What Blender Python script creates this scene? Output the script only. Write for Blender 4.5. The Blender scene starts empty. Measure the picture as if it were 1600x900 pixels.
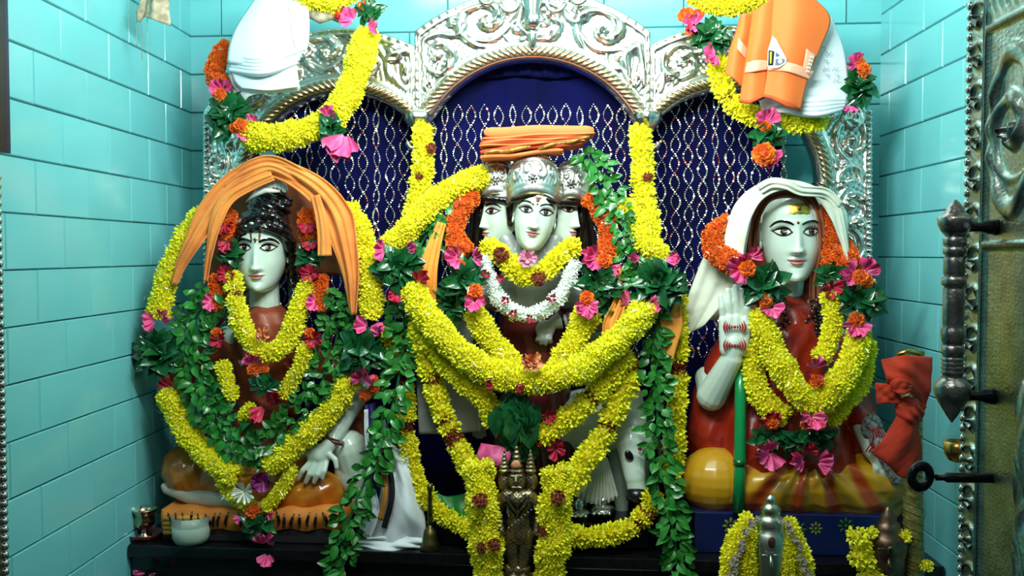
import bpy, bmesh, math, random
from math import sin, cos, pi, atan, atan2, sqrt, exp
from mathutils import Vector, Matrix, Euler
random.seed(7)
V = Vector
SC = bpy.context.scene
COL = SC.collection
# ---------------------------------------------------------------- camera
FPX = 1466.0
PITCH = atan(55 / FPX); YAW = atan(48 / FPX)
cam_data = bpy.data.cameras.new('camera'); cam = bpy.data.objects.new('camera', cam_data); COL.objects.link(cam)
cam_data.sensor_width = 36; cam_data.lens = 36 * FPX / 1600; cam_data.clip_start = .05
cam.location = (0, 0, 1.5); cam.rotation_euler = (pi / 2 - PITCH, 0, YAW)
SC.camera = cam
RM = cam.rotation_euler.to_matrix(); CR, CU, CF = RM.col[0].copy(), RM.col[1].copy(), -RM.col[2]
CAM = V((0, 0, 1.5)); KY = .05
def pw(px, py, Y):
    """photo position -> point on the depth layer Y (layers run parallel to the back wall)"""
    d = CF * FPX + CR * (px - 800) - CU * (py - 450)
    t = Y / (d.y + KY * d.x)
    return CAM + d * t
def m(px, Y): return px * Y / FPX
def proj(p):
    d = p - CAM
    return 800 + FPX * d.dot(CR) / d.dot(CF), 450 - FPX * d.dot(CU) / d.dot(CF)
# ---------------------------------------------------------------- world, lights, exposure
SC.view_settings.view_transform = 'Standard'; SC.view_settings.look = 'None'
SC.view_settings.exposure = 0.0; SC.view_settings.gamma = 1.0
wd = bpy.data.worlds.new('hall'); SC.world = wd; wd.use_nodes = True
wd.node_tree.nodes['Background'].inputs[0].default_value = (.55, .68, .66, 1)
wd.node_tree.nodes['Background'].inputs[1].default_value = .11
def light(name, kind, loc, aim, energy, color, **k):
    l = bpy.data.lights.new(name, kind); l.energy = energy; l.color = color
    for a, b in k.items(): setattr(l, a, b)
    o = bpy.data.objects.new(name, l); COL.objects.link(o); o.location = loc
    o.rotation_euler = (V(aim) - V(loc)).to_track_quat('-Z', 'Y').to_euler()
    return o
light('tube_light', 'AREA', (-.05, 1.95, 2.42), (-.05, 3.5, 2.22), 43, (.86, 1, .95), shape='RECTANGLE', size=1.0, size_y=.12)
light('hall_light', 'AREA', (-.1, .7, 2.7), (-.1, 3.2, 1.5), 9, (.95, 1, .93), shape='RECTANGLE', size=.7, size_y=.3)
light('added_top_fill', 'AREA', (-.05, 2.75, 2.74), (-.05, 3.1, 1.9), 10, (.86, 1, .98), shape='RECTANGLE', size=1.3, size_y=.06)  # added unseen fill, brightens the top of the walls and the arch
# ---------------------------------------------------------------- helpers
def lin(c):
    c = c / 255
    return c / 12.92 if c <= .04045 else ((c + .055) / 1.055) ** 2.4
def rgb(*c): return (lin(c[0]), lin(c[1]), lin(c[2]), 1)
MATS = {}
def mat(name, c, rough=.5, metal=0., var=0., c2=None, nscale=20., bump=0., bscale=80., coat=0., rnd=0., trans=0., sheen=0., sss=0., ior=None, bdist=.002):
    mt = bpy.data.materials.new(name); mt.use_nodes = True; nt = mt.node_tree; N = nt.nodes; L = nt.links
    b = N['Principled BSDF']; b.inputs['Base Color'].default_value = c
    b.inputs['Roughness'].default_value = rough; b.inputs['Metallic'].default_value = metal
    b.inputs['Coat Weight'].default_value = coat; b.inputs['Coat Roughness'].default_value = .12
    b.inputs['Transmission Weight'].default_value = trans; b.inputs['Sheen Weight'].default_value = sheen
    if sss: b.inputs['Subsurface Weight'].default_value = sss; b.inputs['Subsurface Scale'].default_value = .01
    if ior: b.inputs['IOR'].default_value = ior
    tc = N.new('ShaderNodeTexCoord')
    cur = None
    if c2 is not None:
        n = N.new('ShaderNodeTexNoise'); n.inputs['Scale'].default_value = nscale; n.inputs['Detail'].default_value = 4
        L.new(tc.outputs['Object'], n.inputs['Vector'])
        r = N.new('ShaderNodeValToRGB'); r.color_ramp.elements[0].position = .38; r.color_ramp.elements[1].position = .62
        r.color_ramp.elements[0].color = c; r.color_ramp.elements[1].color = c2
        L.new(n.outputs['Fac'], r.inputs['Fac']); cur = r.outputs['Color']
    if rnd:
        oi = N.new('ShaderNodeObjectInfo'); hs = N.new('ShaderNodeHueSaturation')
        mr = N.new('ShaderNodeMapRange'); mr.inputs['To Min'].default_value = 1 - rnd; mr.inputs['To Max'].default_value = 1 + rnd
        L.new(oi.outputs['Random'], mr.inputs['Value']); L.new(mr.outputs[0], hs.inputs['Value'])
        if cur is None: hs.inputs['Color'].default_value = c
        else: L.new(cur, hs.inputs['Color'])
        cur = hs.outputs['Color']
    if cur is not None: L.new(cur, b.inputs['Base Color'])
    if bump:
        n = N.new('ShaderNodeTexNoise'); n.inputs['Scale'].default_value = bscale; n.inputs['Detail'].default_value = 5
        L.new(tc.outputs['Object'], n.inputs['Vector'])
        bp = N.new('ShaderNodeBump'); bp.inputs['Strength'].default_value = bump; bp.inputs['Distance'].default_value = bdist
        L.new(n.outputs['Fac'], bp.inputs['Height']); L.new(bp.outputs[0], b.inputs['Normal'])
    MATS[name] = mt
    return mt
mat('tile', rgb(122, 206, 210), .16, c2=rgb(114, 198, 204), nscale=3, rnd=.035, bump=.15, bscale=9, bdist=.004)
mat('grout', rgb(40, 75, 78), .8)
mat('ceiling_paint', rgb(225, 235, 230), .8)
mat('floor_stone', rgb(70, 70, 72), .3, c2=rgb(50, 50, 55), nscale=8)
mat('granite', rgb(12, 12, 15), .16, c2=rgb(20, 20, 24), nscale=60)
mat('navy_paint', rgb(16, 30, 78), .3, coat=.4)
mat('silver', rgb(236, 238, 232), .26, 1., c2=rgb(214, 212, 202), nscale=14, bump=.10, bscale=60, bdist=.003)
mat('silver_rope', rgb(205, 196, 176), .28, 1., c2=rgb(186, 160, 128), nscale=10)
mat('silver_crown', rgb(238, 240, 236), .40, 1., c2=rgb(216, 218, 212), nscale=14, bump=.2, bscale=120, bdist=.002)
mat('silver_plain', rgb(205, 208, 205), .22, 1., bump=.1, bscale=30)
mat('silver_dark', rgb(176, 174, 170), .28, 1., c2=rgb(140, 136, 134), nscale=30, bump=.4, bscale=160, bdist=.003)
mat('silver_door', rgb(208, 226, 218), .36, 1., c2=rgb(170, 186, 176), nscale=16, bump=.5, bscale=120, bdist=.003)
mat('steel_dark', rgb(50, 48, 52), .28, .9)
mat('bronze', rgb(168, 150, 118), .42, .9, c2=rgb(118, 104, 80), nscale=30)
mat('bronze_dark', rgb(132, 104, 88), .4, .95, c2=rgb(92, 72, 60), nscale=30)
mat('lead_silver', rgb(190, 198, 188), .34, 1., c2=rgb(160, 164, 136), nscale=12)
mat('brass', rgb(190, 150, 80), .25, 1.)
mat('brass_old', rgb(120, 108, 66), .4, 1., c2=rgb(80, 72, 44), nscale=30)
mat('copper_cup', rgb(196, 150, 110), .2, 1., c2=rgb(190, 190, 170), nscale=20)
mat('gold_foil', rgb(214, 176, 70), .3, 1., bump=.5, bscale=200)
mat('gold_band', rgb(150, 138, 76), .45, .6, c2=rgb(118, 106, 56), nscale=60, bump=.6, bscale=90, bdist=.004)
mat('curtain', rgb(5, 9, 70), .85, c2=rgb(4, 6, 50), nscale=4)
MATS['curtain'].node_tree.nodes['Principled BSDF'].inputs['Specular IOR Level'].default_value = .12
mat('sequin', rgb(240, 232, 210), .35, .6, rnd=.0)
mat('sequin_red', rgb(225, 90, 70), .3, .8)
mat('marble', rgb(206, 224, 208), .22, c2=rgb(214, 230, 216), nscale=5, coat=.3, sss=.08)
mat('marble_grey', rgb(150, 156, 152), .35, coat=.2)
mat('white_eye', rgb(226, 228, 218), .2, coat=.5)
mat('black_gloss', rgb(10, 9, 10), .14, coat=.6)
mat('hair_black', rgb(14, 12, 13), .13, coat=.7, bump=.5, bscale=45, bdist=.006)
mat('iris', rgb(52, 34, 28), .15, coat=.5)
mat('lip', rgb(196, 128, 122), .3, coat=.4)
mat('lip_dark', rgb(110, 50, 50), .4)
mat('tilak_red', rgb(120, 30, 34), .5)
mat('henna', rgb(160, 22, 30), .5)
mat('maroon_paint', rgb(84, 22, 26), .3, coat=.4)
mat('robe_red', rgb(168, 42, 20), .34, coat=.3, c2=rgb(140, 30, 16), nscale=9)
mat('robe_shade', rgb(160, 74, 40), .45, coat=.2, c2=rgb(128, 48, 30), nscale=7)
mat('skin_pale', rgb(196, 186, 174), .3, coat=.3)
mat('dhoti_yellow', rgb(196, 128, 20), .28, coat=.5, c2=rgb(176, 92, 16), nscale=6)
mat('staff_green', rgb(10, 138, 74), .3, coat=.4)
mat('dark_cloth', rgb(26, 20, 26), .8)
mat('orange_cloth', rgb(232, 146, 60), .8, c2=rgb(216, 122, 44), nscale=9, sheen=.2, bump=.15, bscale=300)
mat('saffron', rgb(238, 112, 42), .7, bump=.12, bscale=300)
mat('saffron_bundle', rgb(236, 122, 62), .75, bump=.12, bscale=300)
mat('saffron_dark', rgb(196, 74, 30), .75)
mat('zari', rgb(190, 140, 60), .45, .4, c2=rgb(120, 84, 40), nscale=60)
mat('peach_band', rgb(244, 172, 140), .7)
mat('yellow_scarf', rgb(238, 160, 62), .75, c2=rgb(226, 140, 46), nscale=10)
mat('white_cloth', rgb(216, 224, 228), .8, bump=.1, bscale=300)
mat('cream_cloth', rgb(222, 226, 208), .8, c2=rgb(206, 210, 192), nscale=12)
mat('beige_jute', rgb(196, 184, 160), .9, c2=rgb(150, 136, 110), nscale=40, bump=.4)
mat('brown_cloth', rgb(150, 84, 52), .7, c2=rgb(120, 60, 36), nscale=12)
mat('rust_cloth', rgb(176, 42, 8), .9, c2=rgb(156, 36, 12), nscale=10)
mat('green_silk', rgb(16, 110, 30), .5)
mat('purple_silk', rgb(46, 30, 110), .5)
mat('yellow_ochre', rgb(200, 140, 50), .7)
mat('tiger', rgb(206, 120, 40), .6)
mat('yellow_petal', rgb(244, 238, 20), .55, rnd=.10, c2=rgb(248, 244, 60), nscale=30)
mat('yellow_core', rgb(220, 200, 24), .7)
mat('marigold', rgb(248, 128, 18), .6, rnd=.12, c2=rgb(222, 84, 10), nscale=60)
mat('marigold_core', rgb(190, 74, 10), .7)
mat('maroon_flower', rgb(104, 34, 14), .7, rnd=.15, c2=rgb(140, 60, 20), nscale=60)
mat('pink_petal', rgb(224, 60, 128), .5, c2=rgb(236, 104, 160), nscale=26, rnd=.14)
mat('crimson_petal', rgb(190, 26, 66), .5, c2=rgb(160, 14, 50), nscale=26, rnd=.12)
mat('pale_pink', rgb(228, 150, 178), .5, rnd=.05)
mat('purple_petal', rgb(124, 20, 96), .45)
mat('peach_rose', rgb(232, 150, 100), .55)
mat('jasmine', rgb(226, 238, 226), .5, rnd=.05)
mat('leaf_dark', rgb(16, 74, 38), .22, rnd=.25, c2=rgb(26, 92, 44), nscale=20, coat=.4)
mat('leaf_mid', rgb(34, 110, 34), .34, rnd=.32, c2=rgb(54, 134, 50), nscale=20, coat=.2)
mat('tinsel', rgb(240, 244, 244), .18, 1.)
mat('glass', rgb(196, 212, 204), .12, trans=.75, ior=1.15)
mat('milk', rgb(226, 234, 218), .5)
mat('tray_red', rgb(80, 10, 14), .3, coat=.4)
mat('board_black', rgb(12, 14, 14), .4)
mat('board_green', rgb(52, 92, 54), .4)
mat('board_edge', rgb(24, 24, 96), .4)
mat('paint_green', rgb(34, 84, 40), .5)
mat('paint_olive', rgb(112, 122, 50), .5)
mat('muzzle', rgb(24, 20, 26), .25, coat=.4)
mat('label_white', rgb(240, 244, 240), .5)
mat('label_blue', rgb(50, 90, 140), .5)
mat('label_grey', rgb(90, 110, 120), .5)
mat('ink', rgb(120, 140, 165), .7)

def hollow_shade(name, dark, lo=.44, hi=.52):
    """shade painted into the colour: hollows of embossed metal darker, ridges left bright"""
    nt = MATS[name].node_tree; b = nt.nodes['Principled BSDF']; src = b.inputs['Base Color'].links[0].from_socket
    g = nt.nodes.new('ShaderNodeNewGeometry'); r = nt.nodes.new('ShaderNodeMapRange'); r.inputs['From Min'].default_value = lo; r.inputs['From Max'].default_value = hi
    mx = nt.nodes.new('ShaderNodeMix'); mx.data_type = 'RGBA'; mx.inputs['A'].default_value = dark
    nt.links.new(g.outputs['Pointiness'], r.inputs['Value']); nt.links.new(r.outputs[0], mx.inputs['Factor']); nt.links.new(src, mx.inputs['B']); nt.links.new(mx.outputs['Result'], b.inputs['Base Color'])
hollow_shade('silver', rgb(124, 118, 100), .40, .51); hollow_shade('silver_crown', rgb(90, 84, 74), .42, .51); hollow_shade('silver_door', rgb(44, 44, 38)); hollow_shade('bronze', rgb(40, 34, 26)); hollow_shade('silver_dark', rgb(36, 34, 30))  # recess shading put into the base colours for stronger relief
MATS['chalk_sole'] = mat('chalk_sole', rgb(150, 156, 150), .4, c2=rgb(60, 60, 60), nscale=90)
def mesh(name, verts, faces, mt=None, smooth=True):
    me = bpy.data.meshes.new(name); me.from_pydata([tuple(v) for v in verts], [], faces); me.update()
    if mt: me.materials.append(MATS[mt] if isinstance(mt, str) else mt)
    if smooth: me.polygons.foreach_set('use_smooth', [True] * len(me.polygons))
    return me
def link(name, me, parent=None, loc=(0, 0, 0), rot=(0, 0, 0), scale=(1, 1, 1)):
    o = bpy.data.objects.new(name, me); COL.objects.link(o)
    if parent: o.parent = parent
    o.location = loc; o.rotation_euler = rot; o.scale = scale
    return o
def tag(o, label=None, cat=None, group=None, kind=None):
    if label: o['label'] = label
    if cat: o['category'] = cat
    if group: o['group'] = group
    if kind: o['kind'] = kind
    return o
def thing(name, label, cat, loc, group=None):
    o = bpy.data.objects.new(name, None); COL.objects.link(o); o.location = loc; o.empty_display_size = .02
    return tag(o, label, cat, group)
ORG = {}
def origin(parent):
    """world position of a (translation only) parent chain"""
    p = V((0, 0, 0)); o = parent
    while o: p += o.location; o = o.parent
    return p
def part(name, verts, faces, mt, parent, smooth=True, label=None, kind=None):
    """verts in world space; stored relative to the parent"""
    o0 = origin(parent) if parent else V((0, 0, 0))
    me = mesh(name, [V(v) - o0 for v in verts], faces, mt, smooth)
    o = link(name, me, parent)
    return tag(o, label, None, None, kind)
def single(name, verts, faces, mt, label, cat, group=None, smooth=True):
    c = sum((V(v) for v in verts), V()) / len(verts)
    me = mesh(name, [V(v) - c for v in verts], faces, mt, smooth)
    return tag(link(name, me, None, c), label, cat, group)
class MB:
    def __init__(s): s.v = []; s.f = []
    def add(s, vs, fs):
        b = len(s.v); s.v += [V(v) for v in vs]; s.f += [tuple(i + b for i in f) for f in fs]; return s
    def box(s, a, b):
        x0, y0, z0 = a; x1, y1, z1 = b
        return s.add([(x0, y0, z0), (x1, y0, z0), (x1, y1, z0), (x0, y1, z0), (x0, y0, z1), (x1, y0, z1), (x1, y1, z1), (x0, y1, z1)],
              [(0, 3, 2, 1), (4, 5, 6, 7), (0, 1, 5, 4), (1, 2, 6, 5), (2, 3, 7, 6), (3, 0, 4, 7)])
    def tube(s, pts, rad, n=8, cap=True):
        pts = [V(p) for p in pts]; k = len(pts)
        if not isinstance(rad, (list, tuple)): rad = [rad] * k
        vs = []; fs = []; up = None
        for i, p in enumerate(pts):
            t = (pts[min(i + 1, k - 1)] - pts[max(i - 1, 0)])
            t = t.normalized() if t.length > 1e-9 else V((0, 0, 1))
            if up is None: up = V((0, 0, 1)) if abs(t.z) < .9 else V((1, 0, 0))
            a = t.cross(up).normalized(); b2 = a.cross(t).normalized(); up = b2
            for j in range(n):
                q = 2 * pi * j / n; vs.append(p + (a * cos(q) + b2 * sin(q)) * rad[i])
        for i in range(k - 1):
            for j in range(n):
                fs.append((i * n + j, i * n + (j + 1) % n, (i + 1) * n + (j + 1) % n, (i + 1) * n + j))
        if cap: fs.append(tuple(range(n - 1, -1, -1))); fs.append(tuple(range((k - 1) * n, k * n)))
        return s.add(vs, fs)
    def lathe(s, c, prof, n=24, axis=V((0, 0, 1)), squash=1., fn=None):
        c = V(c); a = axis.normalized(); u = a.orthogonal().normalized()
        if abs(a.z) > .5: u = V((1, 0, 0)); u = (u - a * u.dot(a)).normalized()
        w = a.cross(u)
        vs = []; fs = []; k = len(prof)
        for r, h in prof:
            for j in range(n):
                q = 2 * pi * j / n; rr = r * (1 + (fn(q, h) if fn else 0))
                vs.append(c + a * h + u * cos(q) * rr + w * sin(q) * rr * squash)
        for i in range(k - 1):
            for j in range(n): fs.append((i * n + j, i * n + (j + 1) % n, (i + 1) * n + (j + 1) % n, (i + 1) * n + j))
        fs.append(tuple(range(n - 1, -1, -1))); fs.append(tuple(range((k - 1) * n, k * n)))
        return s.add(vs, fs)
    def ball(s, c, r, nu=10, nv=7, rot=None):
        c = V(c); r = V(r) if hasattr(r, '__len__') else V((r, r, r)); vs = []; fs = []
        for i in range(nv + 1):
            for j in range(nu):
                th = pi * i / nv; q = 2 * pi * j / nu
                p = V((r.x * sin(th) * cos(q), r.y * sin(th) * sin(q), r.z * cos(th)))
                if rot: p = rot @ p
                vs.append(c + p)
        for i in range(nv):
            for j in range(nu): fs.append((i * nu + j, (i + 1) * nu + j, (i + 1) * nu + (j + 1) % nu, i * nu + (j + 1) % nu))
        return s.add(vs, fs)
    def grid(s, P):
        r = len(P); c = len(P[0])
        return s.add([p for row in P for p in row], [(i * c + j, i * c + j + 1, (i + 1) * c + j + 1, (i + 1) * c + j) for i in range(r - 1) for j in range(c - 1)])
    def part(s, name, mt, parent, **k): return part(name, s.v, s.f, mt, parent, **k)
    def single(s, name, mt, label, cat, group=None, **k): return single(name, s.v, s.f, mt, label, cat, group, **k)
def cr(pts, n):
    """catmull-rom through tuples -> n+1 samples spread evenly by length"""
    P = [V(p) for p in pts]
    if len(P) == 2: return [P[0].lerp(P[1], i / n) for i in range(n + 1)]
    E = [P[0] * 2 - P[1]] + P + [P[-1] * 2 - P[-2]]
    fine = []
    for i in range(1, len(E) - 2):
        for k in range(16):
            t = k / 16; a, b, c, d = E[i - 1], E[i], E[i + 1], E[i + 2]
            fine.append(.5 * ((2 * b) + (c - a) * t + (2 * a - 5 * b + 4 * c - d) * t * t + (3 * b - a - 3 * c + d) * t ** 3))
    fine.append(P[-1])
    L = [0]
    for i in range(1, len(fine)): L.append(L[-1] + (fine[i] - fine[i - 1]).length)
    out = []; j = 0
    for i in range(n + 1):
        s = L[-1] * i / n
        while j < len(L) - 2 and L[j + 1] < s: j += 1
        d = L[j + 1] - L[j]
        out.append(fine[j].lerp(fine[j + 1], (s - L[j]) / d if d > 1e-9 else 0))
    return out
def arclen(pts): return sum((V(pts[i + 1]) - V(pts[i])).length for i in range(len(pts) - 1))
def ev(ob, *mods):
    """apply modifiers (type, settings) and return the evaluated mesh"""
    for ty, st in mods:
        md = ob.modifiers.new(ty, ty)
        for a, b in st.items(): setattr(md, a, b)
    dg = bpy.context.evaluated_depsgraph_get()
    me = bpy.data.meshes.new_from_object(ob.evaluated_get(dg)); ob.modifiers.clear()
    return me
def solid(o, th, bevel=False):
    old = o.data; o.data = ev(o, ('SOLIDIFY', dict(thickness=th, offset=0.))); bpy.data.meshes.remove(old)
    o.data.polygons.foreach_set('use_smooth', [True] * len(o.data.polygons)); return o
def patch(rows, nu=16, nv=16, rip=None):
    """rows of (px, py, Y) controls -> smooth grid of world points; rip(u, v) pushes toward the viewer in metres"""
    A = [cr([pw(*p) for p in r], nu) for r in rows]
    out = []
    colm = [cr([A[i][j] for i in range(len(A))], nv) for j in range(nu + 1)]
    for i in range(nv + 1):
        row = []
        for j in range(nu + 1):
            p = colm[j][i].copy()
            if rip: p.y -= rip(j / nu, i / nv)
            row.append(p)
        out.append(row)
    return out
def ribbon(path, width, folds=3., amp=6., nseg=26, ncross=18, waist=None, ph=0., edge=0.):
    """folded cloth strip along (px,py,Y); width in px"""
    c = cr([pw(*p) for p in path], nseg); Yr = path[0][2]; rows = []
    for i, p in enumerate(c):
        t = (c[min(i + 1, nseg)] - c[max(i - 1, 0)]).normalized()
        n = t.cross(V((0, 1, 0))).normalized(); d = V((0, -1, 0)); s = i / nseg
        w = width(s) if callable(width) else width
        row = []
        for j in range(ncross + 1):
            u = j / ncross * 2 - 1
            a = amp * (sin(u * folds * pi + ph + s * 2.1) * .6 + .4 * sin(u * folds * 2.3 * pi + 1 + s * 3)) - edge * u * u
            row.append(p + n * m(w * u / 2, Yr) + d * m(a, Yr))
        rows.append(row)
    return rows
def blob(name, prims, vox, mt, parent, smooth=3, disp=None, label=None):
    """prims: ('c',a,ra,b,rb) tapered capsule; ('e',c,(rx,ry,rz)[,Euler]) ellipsoid — world space; voxel-merged into one skin"""
    mb = MB()
    for q in prims:
        if q[0] == 'c':
            a, ra, b, rb = V(q[1]), q[2], V(q[3]), q[4]; d = (b - a); L = d.length; n = d.normalized() if L > 1e-9 else V((0, 0, 1))
            pts = []; rr = []
            for k in range(5): th = pi / 2 * (1 - k / 4); pts.append(a - n * ra * sin(th)); rr.append(max(ra * cos(th), ra * .02))
            for k in range(5): th = pi / 2 * (k / 4); pts.append(b + n * rb * sin(th)); rr.append(max(rb * cos(th), rb * .02))
            mb.tube(pts, rr, 14)
        else:
            rot = q[3].to_matrix() if len(q) > 3 else None
            mb.ball(q[1], q[2], 18, 12, rot)
    o0 = origin(parent) if parent else V((0, 0, 0))
    me = mesh(name, [v - o0 for v in mb.v], mb.f, mt)
    bm = bmesh.new(); bm.from_mesh(me); bmesh.ops.recalc_face_normals(bm, faces=bm.faces); bm.to_mesh(me); bm.free()
    o = link(name, me, parent)
    new = ev(o, ('REMESH', dict(mode='VOXEL', voxel_size=vox, use_smooth_shade=True)), ('SMOOTH', dict(factor=.6, iterations=smooth)))
    if not new.materials: new.materials.append(MATS[mt])
    if disp:
        ns = [v.normal.copy() for v in new.vertices]
        for v, n in zip(new.vertices, ns): v.co = v.co + n * disp(v.co + o0, n)
    new.polygons.foreach_set('use_smooth', [True] * len(new.polygons))
    o.data = new; bpy.data.meshes.remove(me); new.name = name
    return tag(o, label)
# ================================================================ setting
XL, XR, YB = -1.396, 1.262, 3.632           # side walls; back wall Y at x = 0
def backY(x): return YB - KY * x
TILE_ME = {}
def tile_mesh(w, h):
    k = (round(w, 4), round(h, 4))
    if k not in TILE_ME:
        g = .0012; e = .003; t = .006; mb = MB()
        a, b, c, d = -w / 2 + g, w / 2 - g, -h / 2 + g, h / 2 - g
        mb.add([(a, 0, c), (b, 0, c), (b, 0, d), (a, 0, d), (a + e, -t, c + e), (b - e, -t, c + e), (b - e, -t, d - e), (a + e, -t, d - e)],
               [(4, 5, 6, 7), (0, 1, 5, 4), (1, 2, 6, 5), (2, 3, 7, 6), (3, 0, 4, 7)])
        TILE_ME[k] = mesh('tile', mb.v, mb.f, 'tile', False)
    return TILE_ME[k]
def tiled_wall(name, A, B, z0, z1, zref, uref, inward, offrow=0):
    """A->B runs left to right as seen from inside"""
    A = V(A); B = V(B); d = (B - A); L = d.length; d.normalize(); n = V(inward).normalized()
    mb = MB(); T = .04
    mb.add([A + V((0, 0, z0)), B + V((0, 0, z0)), B + V((0, 0, z1)), A + V((0, 0, z1)),
            A - n * T + V((0, 0, z0)), B - n * T + V((0, 0, z0)), B - n * T + V((0, 0, z1)), A - n * T + V((0, 0, z1))],
           [(0, 1, 2, 3), (5, 4, 7, 6), (1, 5, 6, 2), (4, 0, 3, 7), (3, 2, 6, 7), (4, 5, 1, 0)])
    w = part(name, mb.v, mb.f, 'grout', None, False); w['kind'] = 'structure'
    ang = atan2(d.y, d.x); H, W = .15, .30
    k0 = int(math.floor((z0 - zref) / H)); k1 = int(math.ceil((z1 - zref) / H))
    for k in range(k0, k1):
        za, zb = max(zref + k * H, z0), min(zref + (k + 1) * H, z1)
        if zb - za < .01: continue
        off = uref + (W / 2 if (k + offrow) % 2 else 0)
        u = off - math.ceil(off / W) * W
        while u < L:
            a, b = max(u, 0), min(u + W, L)
            if b - a > .012:
                p = A + d * ((a + b) / 2) + n * .0005; p.z = (za + zb) / 2
                link('tile', tile_mesh(b - a, zb - za), w, p + V((0, 0, random.uniform(-.0004, .0004))), (0, 0, ang + random.uniform(-.0015, .0015)))
            u += W
    return w
ZR = 1.454
pj = pw(640, 70, YB); Lback0 = sqrt((pj.x - XL) ** 2 * (1 + KY * KY))
tiled_wall('wall_back', (XL, backY(XL), 0), (XR, backY(XR), 0), .30, 2.82, ZR, Lback0, (-KY, -1, 0), 1)
# left wall: phase of joints measured from the corner
tiled_wall('wall_left', (XL, 1.55, 0), (XL, backY(XL), 0), .0, 2.82, ZR, backY(XL) - 1.55 - .115, (1, 0, 0), 0)
tiled_wall('wall_right', (XR, backY(XR), 0), (XR, 1.55, 0), .0, 2.82, ZR + .03, .10, (-1, 0, 0), 1)
for nm, a, b, mt in (('floor', (XL - .6, -.5, -.05), (XR + .6, 3.75, 0), 'floor_stone'), ('ceiling', (XL - .1, 1.5, 2.82), (XR + .1, 3.8, 2.87), 'ceiling_paint')):
    o = part(nm, *(lambda q: (q.v, q.f))(MB().box(a, b)), mt, None, False); o['kind'] = 'structure'
# ---------------------------------------------------------------- granite altar
SZ = pw(180, 851, 2.985).z                                      # altar top
def slab(name, x0, x1, ya, yb, z0, z1, mt, parent, **k):
    f = lambda x, y: y - KY * x
    mb = MB().add([(x0, f(x0, ya), z0), (x1, f(x1, ya), z0), (x1, f(x1, yb), z0), (x0, f(x0, yb), z0), (x0, f(x0, ya), z1), (x1, f(x1, ya), z1), (x1, f(x1, yb), z1), (x0, f(x0, yb), z1)],
              [(0, 3, 2, 1), (4, 5, 6, 7), (0, 1, 5, 4), (1, 2, 6, 5), (2, 3, 7, 6), (3, 0, 4, 7)])
    o = mb.part(name, mt, parent, smooth=False, **k); md = o.modifiers.new('bevel', 'BEVEL'); md.width = .004; md.segments = 2
    return o
al = thing('granite_altar', 'long polished black granite altar carrying the three marble idols', 'altar', (0, 3.1, 0))
slab('altar_top', XL + .012, XR - .012, 2.985, 3.44, SZ - .04, SZ, 'granite', al)
slab('altar_body', XL + .012, XR - .012, 3.01, 3.44, .001, SZ - .04, 'granite', al)
lo = thing('front_step', 'low black granite step in front of the altar holding the small metal idols', 'step', (0, 2.75, 0))
slab('step_body', XL + .012, XR - .012, 2.62, 2.975, .001, .40, 'granite', lo)
# ================================================================ silver arch
YF = 3.36
FR = thing('silver_arch', 'triple-lobed embossed silver arch with two broad columns behind the idols', 'arch', pw(830, 860, YF))
def sp(x, y, R, turn=2.2, hand=1, lob=7):
    """scroll ornament height at offset x,y from its centre, outer radius R"""
    r = sqrt(x * x + y * y) + 1e-6; q = r / R
    if q > 1.08: return 0.
    a = atan2(y, x) * hand
    s = sin(a + turn * 2 * pi * (q ** .75)); ridge = max(0, s)
    leaf = .80 + .20 * sin(lob * a + 7 * q)
    fade = min(1, (1.08 - q) / .16)
    return (ridge * leaf * (1 - .25 * q) + (.6 if q < .16 else 0)) * fade
def relief(s, t, W, cell, ph=0.):
    """s along the band, t across 0..W px -> height (px). border ridges + alternating scrolls + leaf fringe"""
    h = 0.
    if t > W - 8:                               # fringe of small leaves
        return 2.6 * abs(sin((s + ph) * pi / 11)) * (1 - abs((t - (W - 3.5)) / 6)) + 1.
    if t > W - 11: return 3.2
    if t < 4: return 3.
    w2 = W - 15
    if w2 < 14: return 1.6 * abs(sin(s * .3) * sin(t * .35))
    k = math.floor((s + ph) / cell); best = 0.
    for kk in (k - 1, k, k + 1):
        cs = (kk + .5) * cell - ph; ct = 5 + w2 * (.60 if kk % 2 else .42)
        best = max(best, sp(s - cs, t - ct, min(cell * .56, w2 * .60), 1.35, 1 if kk % 2 else -1, 6 + kk % 3))
        cs2 = kk * cell - ph; ct2 = 5 + w2 * (.22 if kk % 2 else .8)
        best = max(best, .85 * sp(s - cs2, t - ct2, min(cell * .36, w2 * .3), 1.1, -1, 5))
    h = best * 11
    # stem wave and fine foliage between the scrolls
    wv = abs(t - 5 - w2 * (.5 + .36 * sin((s + ph) * pi / cell)))
    h = max(h, 4.6 * max(0, 1 - (wv / 5) ** 2))
    if h < 1.2: h = .8 + .8 * sin(s * .55 + t * .2) * sin(t * .6 - s * .15)
    return h
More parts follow.
